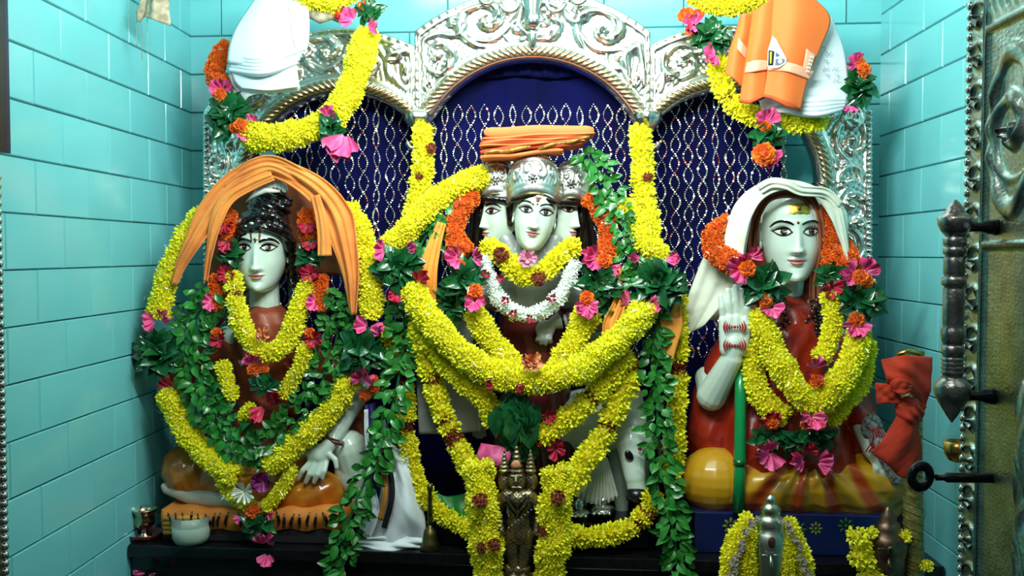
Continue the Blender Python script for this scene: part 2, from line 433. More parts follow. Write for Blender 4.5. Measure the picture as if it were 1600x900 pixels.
def arc_part(name, cx, cy, Ri, Ro, a0, a1, seam, YY, cell, ph, step=2.1, rope=24):
    """a0..a1 degrees (image, anticlockwise from +x); seam(ang) -> outer radius"""
    na = int((a1 - a0) * pi / 180 * Ri / 1.9); rows = []; nr = int((Ro - Ri) / step)
    mb = MB(); g = []
    for i in range(na + 1):
        an = (a0 + (a1 - a0) * i / na) * pi / 180; ro = min(Ro, seam(an)); row = []
        s = an * (Ri + Ro) / 2 * .93
        for j in range(nr + 1):
            q = j / nr; r = Ri + (ro - Ri) * q; t = r - Ri; W = Ro - Ri
            if t < rope: h = 7 * sqrt(max(0, 1 - ((t - rope / 2) / (rope / 2)) ** 2)) + 1
            else:
                full = min(W, ro - Ri)
                h = relief(s, t - rope, (W if ro >= Ro - .01 else full + 0) - rope, cell, ph)
            row.append(pw(cx + r * cos(an), cy - r * sin(an), YY) + V((0, -m(h, YY), 0)))
        # wrap both rims back
        row = [row[0] + V((0, m(30, YY), 0))] + row + [row[-1] + V((0, m(30, YY), 0))]
        g.append(row)
    mb.grid(g)
    return mb.part(name, 'silver', FR)
def rope_beads(cx, cy, R, a0, a1, YY):
    # slanted gadroons along the inner moulding
    mbx = MB().ball((0, 0, 0), (m(4.4, YY), m(5, YY), m(12.5, YY)), 8, 6)
    me = mesh('gadroon', mbx.v, mbx.f, 'silver_rope'); n = int((a1 - a0) * pi / 180 * R / 9.6)
    for i in range(n + 1):
        d = a0 + (a1 - a0) * (i + .5) / (n + 1); an = d * pi / 180
        p = pw(cx + R * cos(an), cy - R * sin(an), YY) + V((0, -m(6, YY), 0))
        tilt = 48 if d < 90 else -48
        link('gadroon', me, FR, p - FR.location, (0, (90 - d + tilt) * pi / 180, 0))
def seam_fn(x_right, x_left):
    def f(an):
        c = cos(an)
        if c > 1e-3: return x_right / c
        if c < -1e-3: return x_left / -c
        return 1e9
    return f
arc_part('side_arch', 535, 290, 146, 245, 0 + 38, 180, seam_fn(113, 217), YF + .006, 58, 10)
arc_part('side_arch', 1135, 285, 144, 245, 0, 180 - 36, seam_fn(227, 118), YF + .006, 58, 30)
arc_part('centre_arch', 832, 275, 182, 291, 24, 156, seam_fn(184, 184), YF, 82, 41)
rope_beads(832, 275, 195, 26, 154, YF); rope_beads(535, 290, 158, 42, 180, YF); rope_beads(1135, 285, 156, 0, 138, YF)
def column(x0, x1, y0, y1, ph, inner_left):
    g = []; n = int((y1 - y0) / 2.3)
    W = x1 - x0; nx = int(W / 1.9)
    for i in range(n + 1):
        y = y0 + (y1 - y0) * i / n; row = []
        for j in range(nx + 1):
            t = W * j / nx
            tt = t if inner_left else W - t        # distance from the opening side
            if tt < 20: h = 6 * sqrt(max(0, 1 - ((tt - 10) / 10) ** 2)) + 1
            else: h = relief(y, tt - 20, W - 20, 62, ph)
            row.append(pw(x0 + t, y, YF) + V((0, -m(h, YF), 0)))
        row = [row[0] + V((0, m(30, YF), 0))] + row + [row[-1] + V((0, m(30, YF), 0))]
        g.append(row)
    MB().grid(g).part('column', 'silver', FR)
    mbx = MB().ball((0, 0, 0), (m(10, YF), m(5, YF), m(4.2, YF)), 8, 6); me = mesh('gadroon', mbx.v, mbx.f, 'silver_rope')
    xc = x0 + 10 if inner_left else x1 - 10
    for i in range(int((min(y1, 560) - y0) / 9.6)):
        link('gadroon', me, FR, pw(xc, y0 + 5 + i * 9.6, YF) + V((0, -m(5, YF), 0)) - FR.location, (0, (.5 if inner_left else -.5), 0))
column(318, 392, 288, 808, 0, False); column(1276, 1362, 284, 808, 20, True)
# pearl edging down the outer rims
pm = MB().ball((0, 0, 0), m(4.2, YF), 8, 6); pme = mesh('pearl', pm.v, pm.f, 'silver_plain')
for y in range(176, 600, 9): link('pearl', pme, FR, pw(322, y + 6, YF) + V((0, -m(4, YF), 0)) - FR.location)
for y in range(176, 560, 9): link('pearl', pme, FR, pw(1358, y, YF) + V((0, -m(4, YF), 0)) - FR.location)
# keystone bud and the two drop finials where lobes meet
def bud(cx, ys, prof, name, mt='silver_plain'):
    c = pw(cx, ys[0], YF - .02); H = (pw(cx, ys[0], YF - .02) - pw(cx, ys[1], YF - .02)).length
    mb = MB().lathe(c, [(m(r, YF), -H * t) for r, t in prof], 20, fn=lambda q, h: .10 * sin(q * 6))
    return mb.part(name, mt, FR)
bud(832, (-14, 46), [(3, 0), (16, .1), (17, .3), (13, .55), (14, .75), (15, .88), (8, 1)], 'keystone_bud')
bud(832, (46, 80), [(7, 0), (9, .25), (7, .5), (6, .75), (2, 1)], 'keystone_drop')
for cx in (653, 1013):
    bud(cx, (172, 214), [(12, 0), (22, .18), (20, .4), (10, .7), (5, .9), (3, 1)], 'drop_finial')
    for s in (-1, 1):
        mb = MB()
        pts = [pw(cx + s * (4 + 12 * cos(k / 14 * 4.8) * (1 - k / 24)), 222 + 13 * sin(k / 14 * 4.8) * (1 - k / 24), YF - .03) for k in range(15)]
        mb.tube(pts, [m(4.4 * (1 - k / 24), YF) for k in range(15)], 8); mb.part('finial_curl', 'silver_plain', FR)
# crowning curls at the top centre
for s in (-1, 1):
    for (ox, oy, R) in ((34, 4, 17), (70, -4, 12)):
        pts = [pw(832 + s * (ox + R * cos(k / 18 * 7) * (1 - k / 24)), oy + R * sin(k / 18 * 7) * (1 - k / 24), YF - .03) for k in range(19)]
        MB().tube(pts, [m(4.6 * (1 - k / 26), YF) for k in range(19)], 8).part('crest_curl', 'silver_plain', FR)
# ================================================================ curtain with sequin strands
YC = 3.50
CT = thing('sequin_curtain', 'deep blue curtain hung with wavy strands of sequins behind the idols', 'curtain', pw(826, 600, YC))
g = []
for i in range(0, 40):
    y = 88 + i * (900 - 88) / 39; row = []
    for j in range(161):
        x = 432 + j * (1222 - 432) / 160
        f = (2.2 * sin(x * .06) + 1.2 * sin(x * .17 + 1)) * (.6 + .4 * min(1, i / 8))
        row.append(pw(x, y, YC) + V((0, m(f, YC), 0)))
    g.append(row)
solid(MB().grid(g).part('curtain_cloth', 'curtain', CT), .002)
g = []                                          # ruffled header band
for i in range(7):
    row = []
    for j in range(91):
        x = 690 + j * 285 / 90
        row.append(pw(x, 84 + i * 6 + 2 * sin(x * .06), YC - .03) + V((0, m(3 * sin(x * .21 + i * .3) + 2 * sin(x * .5), YC), 0)))
    g.append(row)
solid(MB().grid(g).part('header_band', 'curtain', CT), .002)
sq = [MB(), MB()]
rs = random.Random(3)
strands = [440 + i * 21.2 for i in range(38)]
for i, x0 in enumerate(strands):
    top = 165 + rs.uniform(-3, 3) if 690 < x0 < 985 else 148; amp = 7.2 if i % 5 != 2 else 4.5; per = 62 + rs.uniform(-4, 4); ph0 = rs.uniform(0, 1)
    for sgn in (1, -1):
        y = top
        while y < 560:
            a = (y - top) * 2 * pi / per + ph0 * (0 if 690 < x0 < 985 else 6)
            x = x0 + sgn * amp * sin(a) + 1.2 * sin(y * .05 + i)
            hp = 2.6 if rs.random() < .9 else 3.7
            c = pw(x, y, YC - .028) + V((0, rs.uniform(-.003, .003), 0)); r = m(hp * (.5 if sgn > 0 else .42) * rs.choice((.8, 1, 1.15)), YC)
            tx, tz = rs.uniform(-.5, .5), rs.uniform(-.5, .5)
            u = V((1, tx, 0)).normalized(); w = V((0, tz, 1)).normalized()
            vs = [c + (u * cos(k * pi / 3) + w * sin(k * pi / 3)) * r for k in range(6)]
            sq[1 if rs.random() < .1 else 0].add(vs, [(0, 1, 2, 3, 4, 5)])
            y += 3.3
for k in (0, 1): sq[k].part('sequins', ('sequin', 'sequin_red')[k], CT, kind='stuff', smooth=False)
mb = MB()                                       # strand threads
for i, x0 in enumerate(strands):
    top = 165 if 690 < x0 < 985 else 148; mb.tube([pw(x0, top, YC - .024), pw(x0 + 1, 560, YC - .024)], m(.35, YC), 4)
# ================================================================ silver door on the right
XD = .712
DR = thing('silver_door', 'embossed silver-clad door leaf standing open at the right edge', 'door', (XD, 1.4, 0))
YD = 1.598                                       # far edge of the leaf
def dpt(y, z, h): return V((XD - h, y, z))
def d_at(px, py):
    """point of the leaf seen at a photo position"""
    d = CF * FPX + CR * (px - 800) - CU * (py - 450); t = XD / d.x; return CAM + d * t
g = []; ny = 260; nz = 900; y_near = 1.0; z_lo, z_hi = .02, 2.5
import functools
def door_h(y, z):
    e = (YD - y)                                 # distance from the far edge (m)
    k = 1000
    if e < .010: return .002
    if e < .055:                                 # border strip of scrolls
        c = .066; best = 0; kk = math.floor(z / c)
        for q in (kk, kk + 1, kk - 1):
            best = max(best, sp((z - (q + .5) * c) * k, (e - .033) * k, 31, 1.5, 1 if q % 2 else -1, 5))
        return .0015 + .0105 * best
    if e < .066: return .007 if e > .060 or e < .058 else .003
    h = .0008 * (sin(z * 900 + 3 * sin(y * 500)) * sin(y * 1100))
    # panel ribs
    for zr in (1.855, 1.512):
        dz = abs(z - zr)
        if dz < .007: return .008 * sqrt(1 - (dz / .007) ** 2) + .001
    yc, zc = 1.452, 1.685
    if 1.53 < z < 1.84:                          # oval wreath with a flower spray
        a = ((y - yc) / .068) ** 2 + ((z - zc) / .128) ** 2; r = sqrt(a)
        if .80 < r < 1.06: return .014 * sqrt(max(0, 1 - ((r - .93) / .13) ** 2)) * (.8 + .2 * sin(atan2(z - zc, y - yc) * 9))
        if r < .8: return max(h, .017 * sp((y - yc) * k, (z - zc) * k * .8, 62, 1.4, 1, 5))
    elif z > 1.86:
        return .0015 + .006 * abs(sin(e * 160 + 2.4 * sin(z * 30))) * (.5 + .5 * sin(z * 70))
    elif z < 1.32:                               # standing figure in relief, only its edge in view
        a = ((y - 1.365) / .045) ** 2; 
        body = max(0, 1 - a) * (1 if z < 1.26 else max(0, 1 - (z - 1.26) / .05))
        if body > 0: return .003 + .020 * sqrt(body) * (.82 + .18 * sin(z * 60 + 2 * sin(y * 90))) + .0015 * sin(y * 300 + 3 * sin(z * 50))
    return .001 + h
for i in range(ny + 1):
    y = YD - (YD - y_near) * i / ny
    g.append([dpt(y, z_lo + (z_hi - z_lo) * j / nz, door_h(y, z_lo + (z_hi - z_lo) * j / nz)) for j in range(nz + 1)])
MB().grid(g).part('embossed_face', 'silver_door', DR)
MB().box((XD + .0005, y_near, z_lo), (XD + .045, YD, z_hi)).part('leaf_core', 'silver_dark', DR, smooth=False)
bm_ = MB().ball((0, 0, 0), (.006, .0075, .0075), 8, 6); bme = mesh('bead', bm_.v, bm_.f, 'silver_plain')
for k in range(95): link('bead', bme, DR, V((XD - .002, YD + .001, .86 + k * .0172)) - DR.location)
# handle of the door: upright turned bar on two short posts
YH = 1.50
hp = lambda px, py: pw(px, py, YH + .03)
HD = thing('door_pull', 'thick turned silver pull bar bolted to the edge of the silver door', 'handle', hp(1485, 480))
c = hp(1487, 660); zt = hp(1487, 312).z; zb = c.z; Hh = zt - zb
prof = [(1, 0), (8, .03), (17, .075), (24, .11), (27, .15), (26, .175), (18, .195), (15, .21)]
t = .22
while t < .28: prof += [(15, t), (17.5, t + .008), (15, t + .016)]; t += .019
prof += [(14.5, .30), (17, .31), (17, .345), (14.5, .35), (16, .36), (18, .39), (18, .42), (15, .43), (16, .45), (16, .60), (14, .61), (18, .62), (18, .65), (14, .66), (16, .67), (16, .74), (13, .75)]
prof += [(17, .76), (17, .785), (14, .79), (17, .80), (17, .83), (13, .835), (20, .86), (25, .89), (26, .92), (18, .935), (16, .94), (12, .965), (5, .99), (1, 1)]
mb = MB().lathe(c, [(m(r, YH), Hh * h) for r, h in prof], 28, fn=lambda q, h: (.05 * sin(8 * q + h * 260) if .45 * Hh < h < .6 * Hh or .67 * Hh < h < .74 * Hh else 0))
mb.part('turned_bar', 'silver_dark', HD)
for (py) in (355, 619):
    a = hp(1500, py); b = V((XD - .002, a.y, a.z)); pts = [a.lerp(b, t) for t in (0, .15, .3, .6, .8, 1)]
    MB().tube(pts, [m(r, YH) for r in (6, 10, 7, 7, 11, 13)], 12).part('post', 'steel_dark', HD)
RB = thing('ring_bolt', 'black iron ring bolt sticking out of the silver door below the pull bar', 'bolt', hp(1480, 746))
a = hp(1438, 744); mb = MB()
R1, R2 = m(24, YH), m(9, YH); g = []
for i in range(33):
    q = 2 * pi * i / 32; row = []
    for rr, yy in ((R2, 0), (R2, -.006), (R2 + .003, -.009), (R1 - .004, -.009), (R1, -.005), (R1, .003), (R1 - .004, .005), (R2, 0)):
        row.append(a + V((cos(q) * rr * .98, yy + cos(q) * rr * .35, sin(q) * rr)))
    g.append(row)
mb.grid(g).part('ring', 'steel_dark', RB)
b = hp(1462, 746); e = V((XD, b.y, b.z)); MB().tube([b, b.lerp(e, .15), b.lerp(e, .2), e], [m(5, YH), m(5, YH), m(8, YH), m(8, YH)], 12).part('shank', 'steel_dark', RB)
GC = thing('gold_cup_lamp', 'small gold cup hanging beside the silver door above the ring bolt', 'cup', pw(1492, 700, 1.72))
Yc = 1.72; c = pw(1497, 722, Yc)
MB().lathe(c, [(m(6, Yc), 0), (m(14, Yc), m(3, Yc)), (m(20, Yc), m(14, Yc)), (m(22, Yc), m(32, Yc)), (m(19.5, Yc), m(32, Yc)), (m(17, Yc), m(14, Yc)), (m(2, Yc), m(5, Yc))], 24).part('cup', 'brass', GC)
MB().tube([c + V((m(14, Yc), 0, m(14, Yc))), V((XD + .01, YD + .03, c.z + m(14, Yc))), V((XD + .02, YD + .0015, c.z + m(14, Yc)))], .003, 8).part('bracket', 'brass', GC)
# left door edge and the board on it
LD = thing('beaded_door_edge', 'beaded silver door edge at the bottom left corner of the picture', 'door', (-.915, 1.5, 0))
pl = pw(7, 870, 1.6); XE = pl.x
MB().box((XE - .05, 1.1, .02), (XE, pl.y, 1.62)).part('leaf_core', 'silver_dark', LD, smooth=False)
for k in range(60): link('bead', bme, LD, V((XE + .001, pl.y + .001, .72 + k * .0155)) - LD.location)
BB = thing('dark_board', 'dark hanging board with green and blue edge at the top left', 'board', pw(0, 120, 1.58))
q0 = pw(17, 240, 1.6)
MB().box((q0.x - .16, 1.25, q0.z), (q0.x - .004, q0.y - .004, 2.3)).part('panel', 'board_black', BB, smooth=False)
MB().box((q0.x - .0035, 1.25, q0.z), (q0.x, q0.y - .012, 2.3)).part('side_panel', 'board_black', BB, smooth=False); MB().box((q0.x - .0035, q0.y - .0115, q0.z), (q0.x, q0.y, 2.3)).part('blue_edge', 'board_edge', BB, smooth=False)
MB().box((q0.x - .16, q0.y - .0035, q0.z + .005), (q0.x - .0045, q0.y, q0.z + .025)).part('bottom_rail', 'board_green', BB, smooth=False)
# ================================================================ marble idols
def ip(z, tab):
    """monotone-ish cubic through the table"""
    n = len(tab)
    if z <= tab[0][0]: return tab[0][1]
    if z >= tab[-1][0]: return tab[-1][1]
    for i in range(n - 1):
        (x0, y0), (x1, y1) = tab[i], tab[i + 1]
        if z <= x1:
            h = x1 - x0; d = (y1 - y0) / h
            m0 = d if i == 0 else (y1 - tab[i - 1][1]) / (x1 - tab[i - 1][0]); m1 = d if i == n - 2 else (tab[i + 2][1] - y0) / (tab[i + 2][0] - x0)
            t = (z - x0) / h; return (2*t**3 - 3*t*t + 1) * y0 + (t**3 - 2*t*t + t) * h * m0 + (-2*t**3 + 3*t*t) * y1 + (t**3 - t*t) * h * m1
TW = [(0, .03), (.015, .085), (.05, .140), (.10, .185), (.18, .228), (.28, .262), (.40, .286), (.52, .297), (.64, .300), (.76, .285), (.87, .232), (.95, .150), (1, .03)]
TF = [(0, .16), (.015, .27), (.05, .305), (.12, .315), (.22, .318), (.34, .322), (.46, .328), (.58, .338), (.70, .335), (.82, .29), (.92, .20), (1, .03)]
TB = [(0, .02), (.1, .03), (.2, .08), (.3, .20), (.45, .32), (.6, .38), (.75, .36), (.88, .26), (1, .03)]
def ga(x, z, cx, cz, sx, sz): return exp(-((x - cx) / sx) ** 2 - ((z - cz) / sz) ** 2)
class Face:
    def __init__(s, H, wide=1., nose=.29, mouth=.185, smile=0.):
        s.H = H; s.wide = wide; s.n = nose; s.mo = mouth; s.sm = smile
    def bump(s, x, z):
        n = s.n; b = 0.
        if n - .03 < z < .64:
            t = (.60 - z) / (.60 - n); t = max(0, min(1.05, t)); wdt = .034 + .018 * t
            b += (.012 + .084 * t ** 1.35) * exp(-(x / wdt) ** 2) * min(1, max(0, (z - (n - .035)) / .03)) * min(1, max(0, (.64 - z) / .06))
        b += .030 * (ga(x, z, .045, n + .012, .024, .024) + ga(x, z, -.045, n + .012, .024, .024))
        b -= .030 * (ga(x, z, .13, .535, .075, .045) + ga(x, z, -.13, .535, .075, .045))
        b += .016 * (ga(x, z, .13, .515, .065, .03) + ga(x, z, -.13, .515, .065, .03))
        b += .012 * (ga(x, z, .12, .605, .10, .025) + ga(x, z, -.12, .605, .10, .025))
        mo = s.mo
        b += .026 * ga(x, z, 0, mo + .017, .060, .017) + .030 * ga(x, z, 0, mo - .022, .048, .019) - .010 * ga(x, z, 0, mo, .085, .007)
        b -= .012 * ga(x, z, 0, mo - .060, .05, .018); b += .026 * ga(x, z, 0, .055, .06, .045)
        b -= .006 * ga(x, z, 0, mo + .05, .012, .02)
        b += .014 * (ga(x, z, .17, .33, .09, .10) + ga(x, z, -.17, .33, .09, .10))
        return b
    def pt(s, x, z, off=0.):
        w = ip(z, TW) * s.wide; q = max(-.999, min(.999, x / w)); a = math.asin(q)
        y = -ip(z, TF) * cos(a) ** .9 - s.bump(x, z) - off
        return V((x, y, z)) * s.H
    def head(s):
        g = []; nz = 110; na = 120
        for i in range(nz + 1):
            z = i / nz; z = .5 - .5 * cos(z * pi) if i not in (0, nz) else z; row = []
            w = ip(z, TW) * s.wide; f = ip(z, TF); b = ip(z, TB)
            for j in range(na + 1):
                a = -pi + 2 * pi * j / na; x = w * sin(a)
                if cos(a) > 0: y = -f * cos(a) ** .9 - s.bump(x, z) * min(1, cos(a) * 4)
                else: y = -b * cos(a)
                row.append(V((x, y, z)) * s.H)
            g.append(row)
        mb = MB().grid(g); n = na + 1
        mb.f.append(tuple(range(n - 1))); mb.f.append(tuple(nz * n + k for k in range(n - 1)))
        for sd in (-1, 1):                       # ears
            k = s.wide
            pts = [V((sd * (.292 + .02 * sin(t * pi)) * k, .03 + .05 * cos(t * 5.6 + .3), .50 + .11 * sin(t * 5.6 - 1.4))) * s.H for t in [q / 12 for q in range(13)]]
            mb.tube(pts, .018 * s.H, 8); mb.ball(V((sd * .30 * k, .03, .49)) * s.H, V((.012, .05, .10)) * s.H, 10, 8); mb.ball(V((sd * .302 * k, -.005, .385)) * s.H, V((.016, .03, .045)) * s.H, 8, 6)
        return mb
    def strip(s, lo, hi, n=20, k=3, off=.004, th=0):
        """surface patch between two curves (lists of (x,z)) lying on the face"""
        A = cr([(a[0], 0, a[1]) for a in lo], n); B = cr([(a[0], 0, a[1]) for a in hi], n)
        g = []
        for i in range(n + 1):
            row = []
            for j in range(k + 1):
                p = A[i].lerp(B[i], j / k); e = 4 * (j / k) * (1 - j / k)
                row.append(s.pt(p.x, p.z, off + th * e))
            g.append(row)
        return MB().grid(g)
    def brush(s, path, wd, off=.005, n=22):
        c = cr([(a[0], 0, a[1]) for a in path], n); lo = []; hi = []
        for i in range(n + 1):
            t = (c[min(n, i + 1)] - c[max(0, i - 1)]).normalized(); nn = V((-t.z, 0, t.x)); w = (wd(i / n) if callable(wd) else wd) / 2
            lo.append(c[i] - nn * w); hi.append(c[i] + nn * w)
        return MB().grid([[s.pt(a.lerp(b, j / 2).x, a.lerp(b, j / 2).z, off) for j in range(3)] for a, b in zip(lo, hi)])
def put(mb, name, mt, parent, label=None, smooth=True):
    return tag(link(name, mesh(name, mb.v, mb.f, mt, smooth), parent), label)
def build_head(root, chin, Y, Hpx, yaw=0, pitch=0, roll=0, wide=1., nose=.29, mouth=.185, look=0., brow=.60, eye=.52, big=1., lipm='lip', name='head', bthick=1.):
    H = m(Hpx, Y); F = Face(H, wide, nose, mouth)
    hd = F.head(); me = mesh(name, hd.v, hd.f, 'marble')
    h = link(name, me, root, pw(chin[0], chin[1], Y) - origin(root), (math.radians(pitch), math.radians(roll), math.radians(yaw)))
    h.rotation_mode = 'XYZ'
    ex = .132 * (.5 + .5 * wide)
    for sd in (-1, 1):
        X = lambda a: sd * (ex + a * big)
        Z = lambda b: eye + b * big
        # almond white
        lo = [(X(-.075), Z(-.004)), (X(-.045), Z(-.026)), (X(0), Z(-.034)), (X(.045), Z(-.022)), (X(.080), Z(.008))]
        hi = [(X(-.075), Z(-.004)), (X(-.045), Z(.020)), (X(0), Z(.032)), (X(.045), Z(.026)), (X(.080), Z(.008))]
        if sd < 0: pass
        put(F.strip(lo, hi, 20, 6, .003, .006), 'eye', 'white_eye', h)
        ix = sd * ex + look * .02; c = F.pt(ix, Z(-.001), .010)
        for nm, R, mt, of in (('iris', .0275, 'iris', .0085), ('pupil', .0135, 'black_gloss', .0105)):
            R *= big * 1.15; L1 = [(ix - R, Z(-.001))] ; a_ = []; b_ = []
            for k in range(13):
                q = pi * k / 12; a_.append((ix - R * cos(q), Z(-.001) - R * sin(q))); b_.append((ix - R * cos(q), Z(-.001) + R * sin(q)))
            put(F.strip(a_, b_, 16, 4, of, .002), nm, mt, h)
        p = F.pt(ix - .008, Z(.011), .0135); put(MB().ball(p, .0045 * H, 8, 6), 'catchlight', 'white_eye', h)
        # kohl: heavy upper lid line with tail, thin lower line, crease line
        put(F.brush([(X(-.084), Z(-.008)), (X(-.045), Z(.022)), (X(0), Z(.034)), (X(.048), Z(.027)), (X(.098), Z(.006))], lambda t: .010 + .014 * sin(pi * t), .011), 'upper_lash', 'black_gloss', h)
        put(F.brush([(X(-.082), Z(-.008)), (X(-.045), Z(-.029)), (X(0), Z(-.037)), (X(.045), Z(-.026)), (X(.09), Z(.006))], lambda t: .005 + .008 * sin(pi * t), .010), 'lower_lash', 'black_gloss', h)
        put(F.brush([(X(-.07), Z(.022)), (X(-.03), Z(.046)), (X(.02), Z(.054)), (X(.07), Z(.040)), (X(.11), Z(.012))], .005, .006), 'lid_crease', 'lip_dark', h)
        bz = brow
        put(F.brush([(sd * .040, bz - .012), (sd * .085, bz + .012), (sd * .150, bz + .024), (sd * .205, bz + .010), (sd * .246 * (.4 + .6 * wide), bz - .030)],
                    lambda t: bthick * (.006 + .022 * sin(pi * min(1, t * .85 + .12)) ** .8), .006), 'eyebrow', 'black_gloss', h)
        put(MB().ball(F.pt(sd * .026, nose - .012, -.002), V((.012, .010, .006)) * H, 8, 6), 'nostril', 'lip_dark', h)
    mo = mouth; wv = .088
    put(F.strip([(-wv, mo + .012), (-.045, mo + .001), (0, mo - .003), (.045, mo + .001), (wv, mo + .012)],
                [(-wv, mo + .012), (-.045, mo + .022), (-.015, mo + .030), (0, mo + .025), (.015, mo + .030), (.045, mo + .022), (wv, mo + .012)], 20, 4, .003, .006), 'upper_lip', lipm, h)
    put(F.strip([(-wv * .9, mo + .009), (-.05, mo - .028), (0, mo - .042), (.05, mo - .028), (wv * .9, mo + .009)],
                [(-wv * .9, mo + .009), (-.045, mo - .001), (0, mo - .005), (.045, mo - .001), (wv * .9, mo + .009)], 20, 4, .003, .008), 'lower_lip', lipm, h)
    put(F.brush([(-wv - .006, mo + .018), (-.045, mo), (0, mo - .004), (.045, mo), (wv + .006, mo + .018)], .005, .010), 'mouth_line', 'lip_dark', h)
    return h, F
def C(a, ra, b, rb): return ('c', pw(*a), m(ra, a[2]), pw(*b), m(rb, b[2]))
def E(c, r, rot=None):
    rr = tuple(m(x, c[2]) for x in r)
    return ('e', pw(*c), rr) if rot is None else ('e', pw(*c), rr, Euler(tuple(math.radians(a) for a in rot)))
# ---------------------------------------------------------------- left idol
L_ = thing('seated_marble_idol', 'seated white marble idol with black hair bun and orange cloth over its head', 'statue', V(pw(400, 825, 3.18)))
hL, FL = build_head(L_, (409, 457), 3.20, 137, yaw=6, pitch=0, wide=1.0, nose=.275, mouth=.195, eye=.525, brow=.595, bthick=1.1)
put(FL.brush([(-.042, .60), (-.050, .66), (-.055, .745)], .020, .006), 'forehead_stripe', 'tilak_red', hL)
put(FL.brush([(.042, .60), (.048, .66), (.050, .76)], .022, .006), 'forehead_stripe', 'tilak_red', hL)
put(MB().ball(FL.pt(0, .615, .004), V((.024, .008, .018)) * FL.H, 12, 8), 'forehead_jewel', 'brass', hL)
put(MB().ball(FL.pt(0, .590, .006), V((.010, .008, .012)) * FL.H, 10, 6), 'forehead_dot', 'black_gloss', hL)
Yh = 3.20
hair = [E((413, 372, Yh + .07), (46, 40, 44)), E((413, 345, Yh - .005), (40, 40, 24)), E((412, 396, Yh + .05), (45, 20, 40))]
rs = random.Random(5)
for k in range(15):                              # rolled locks round the forehead
    q = pi * (k + .5) / 15; x = 411 - 43 * cos(q); y = 394 - 36 * sin(q)
    hair.append(E((x, y - 4, Yh - .098 + (.075 if cos(q) < 0 else .030) * abs(cos(q)) ** 1.5), (9, 11, 8)))
    hair.append(E((411 - 36 * cos(q), 370 - 34 * sin(q), Yh - .080 + (.05 if cos(q) < 0 else .012) * abs(cos(q))), (9, 11, 8)))
for sd in (-1, 1): hair.append(C((412 + sd * 43, 376, Yh), 8, (412 + sd * 44, 425, Yh + .04), 7)); hair.append(C((412 + sd * 44, 425, Yh + .05), 7, (412 + sd * 50, 500, Yh + .05), 10))
hair += [E((420, 322, Yh - .01), (34, 26, 17)), E((423, 303, Yh - .01), (27, 22, 13)), E((420, 331, Yh), (36, 24, 12)), E((424, 293, Yh), (17, 14, 9))]
for k in range(9): q = k / 9 * 2 * pi; hair.append(E((422 + 28 * cos(q), 318 + 3 * sin(k * 2), Yh - .05 * sin(q)), (7, 7, 11), (0, 30, 0)))
blob('hair', hair, .0034, 'hair_black', L_, 2, lambda c, n: .0022 * sin(c.x * 160 + c.z * 210 + 2 * sin(c.z * 60)))
sh = MB()
for k in range(7):
    x = 405 + k * 6.5; y = 300 - 14 * sin((k + .3) / 6 * pi * .8); sh.ball(pw(x, y, Yh - .085), V((m(5.5, Yh), m(3, Yh), m(8, Yh))), 10, 7, Euler((0, .5 - k * .12, 0)).to_matrix())
sh.tube([pw(384, 316, Yh - .085), pw(398, 304, Yh - .09), pw(415, 297, Yh - .09), pw(438, 299, Yh - .08)], [m(r, Yh) for r in (1, 4, 5, 2)], 8)
sh.part('shell_crest', 'white_eye', L_)
Yb = 3.24
fing = lambda a, b, c, r: [C(a, r, b, r * .92), C(b, r * .92, c, r * .78)]
body = [C((413, 440, Yb), 23, (414, 500, Yb), 25), E((414, 520, Yb), (46, 34, 24)), C((362, 535, Yb), 24, (466, 535, Yb), 24), C((414, 560, Yb + .01), 52, (414, 660, Yb + .02), 46),
        E((414, 720, Yb + .02), (75, 55, 40)), C((478, 540, Yb), 24, (568, 610, Yb - .02), 19), C((566, 606, Yb - .03), 18, (520, 686, Yb - .13), 13),
        E((498, 712, Yb - .155), (20, 9, 20), (0, -30, 0)), C((518, 690, Yb - .14), 12, (500, 712, Yb - .15), 14),
        C((352, 540, Yb), 24, (262, 610, Yb), 19), C((262, 610, Yb - .02), 18, (300, 690, Yb - .12), 13), E((312, 706, Yb - .14), (18, 9, 16))]
body += fing((485, 722, Yb - .16), (473, 735, Yb - .175), (466, 748, Yb - .165), 5.2) + fing((493, 724, Yb - .165), (484, 740, Yb - .18), (478, 753, Yb - .17), 5.4)
body += fing((502, 724, Yb - .165), (496, 741, Yb - .18), (491, 753, Yb - .17), 5.2) + fing((510, 722, Yb - .16), (507, 736, Yb - .175), (504, 747, Yb - .17), 4.6)
body += fing((512, 708, Yb - .16), (524, 718, Yb - .17), (526, 730, Yb - .17), 5.0)
body += [C((545, 700, Yb - .06), 30, (575, 790, Yb - .02), 26), E((555, 735, Yb - .05), (34, 26, 40))]
blob('body', body, .0040, 'marble', L_, 2)
blob('tunic', [C((414, 520, Yb), 50, (414, 650, Yb + .01), 52), C((360, 545, Yb), 27, (468, 545, Yb), 27), C((478, 540, Yb), 27, (548, 594, Yb - .01), 24), C((352, 540, Yb), 27, (285, 590, Yb), 24), C((556, 640, Yb + .02), 16, (575, 700, Yb + .02), 22)],
     .006, 'robe_shade', L_, 3, lambda c, n: .0025 * sin(c.x * 90 + c.z * 60))
fold = lambda c, n: .0022 * sin(c.x * 70 - c.z * 95) + .001 * sin(c.x * 160 + c.z * 40)
blob('dhoti', [E((306, 735, Yb - .02), (54, 60, 44), (0, 18, 0)), C((318, 742, Yb - .05), 36, (420, 766, Yb - .10), 30), C((455, 775, Yb - .11), 32, (506, 768, Yb - .09), 33), E((500, 766, Yb - .09), (37, 36, 33)),
               E((410, 740, Yb), (110, 60, 40)), C((400, 780, Yb - .08), 22, (470, 785, Yb - .09), 22)], .0048, 'dhoti_yellow', L_, 4, fold)
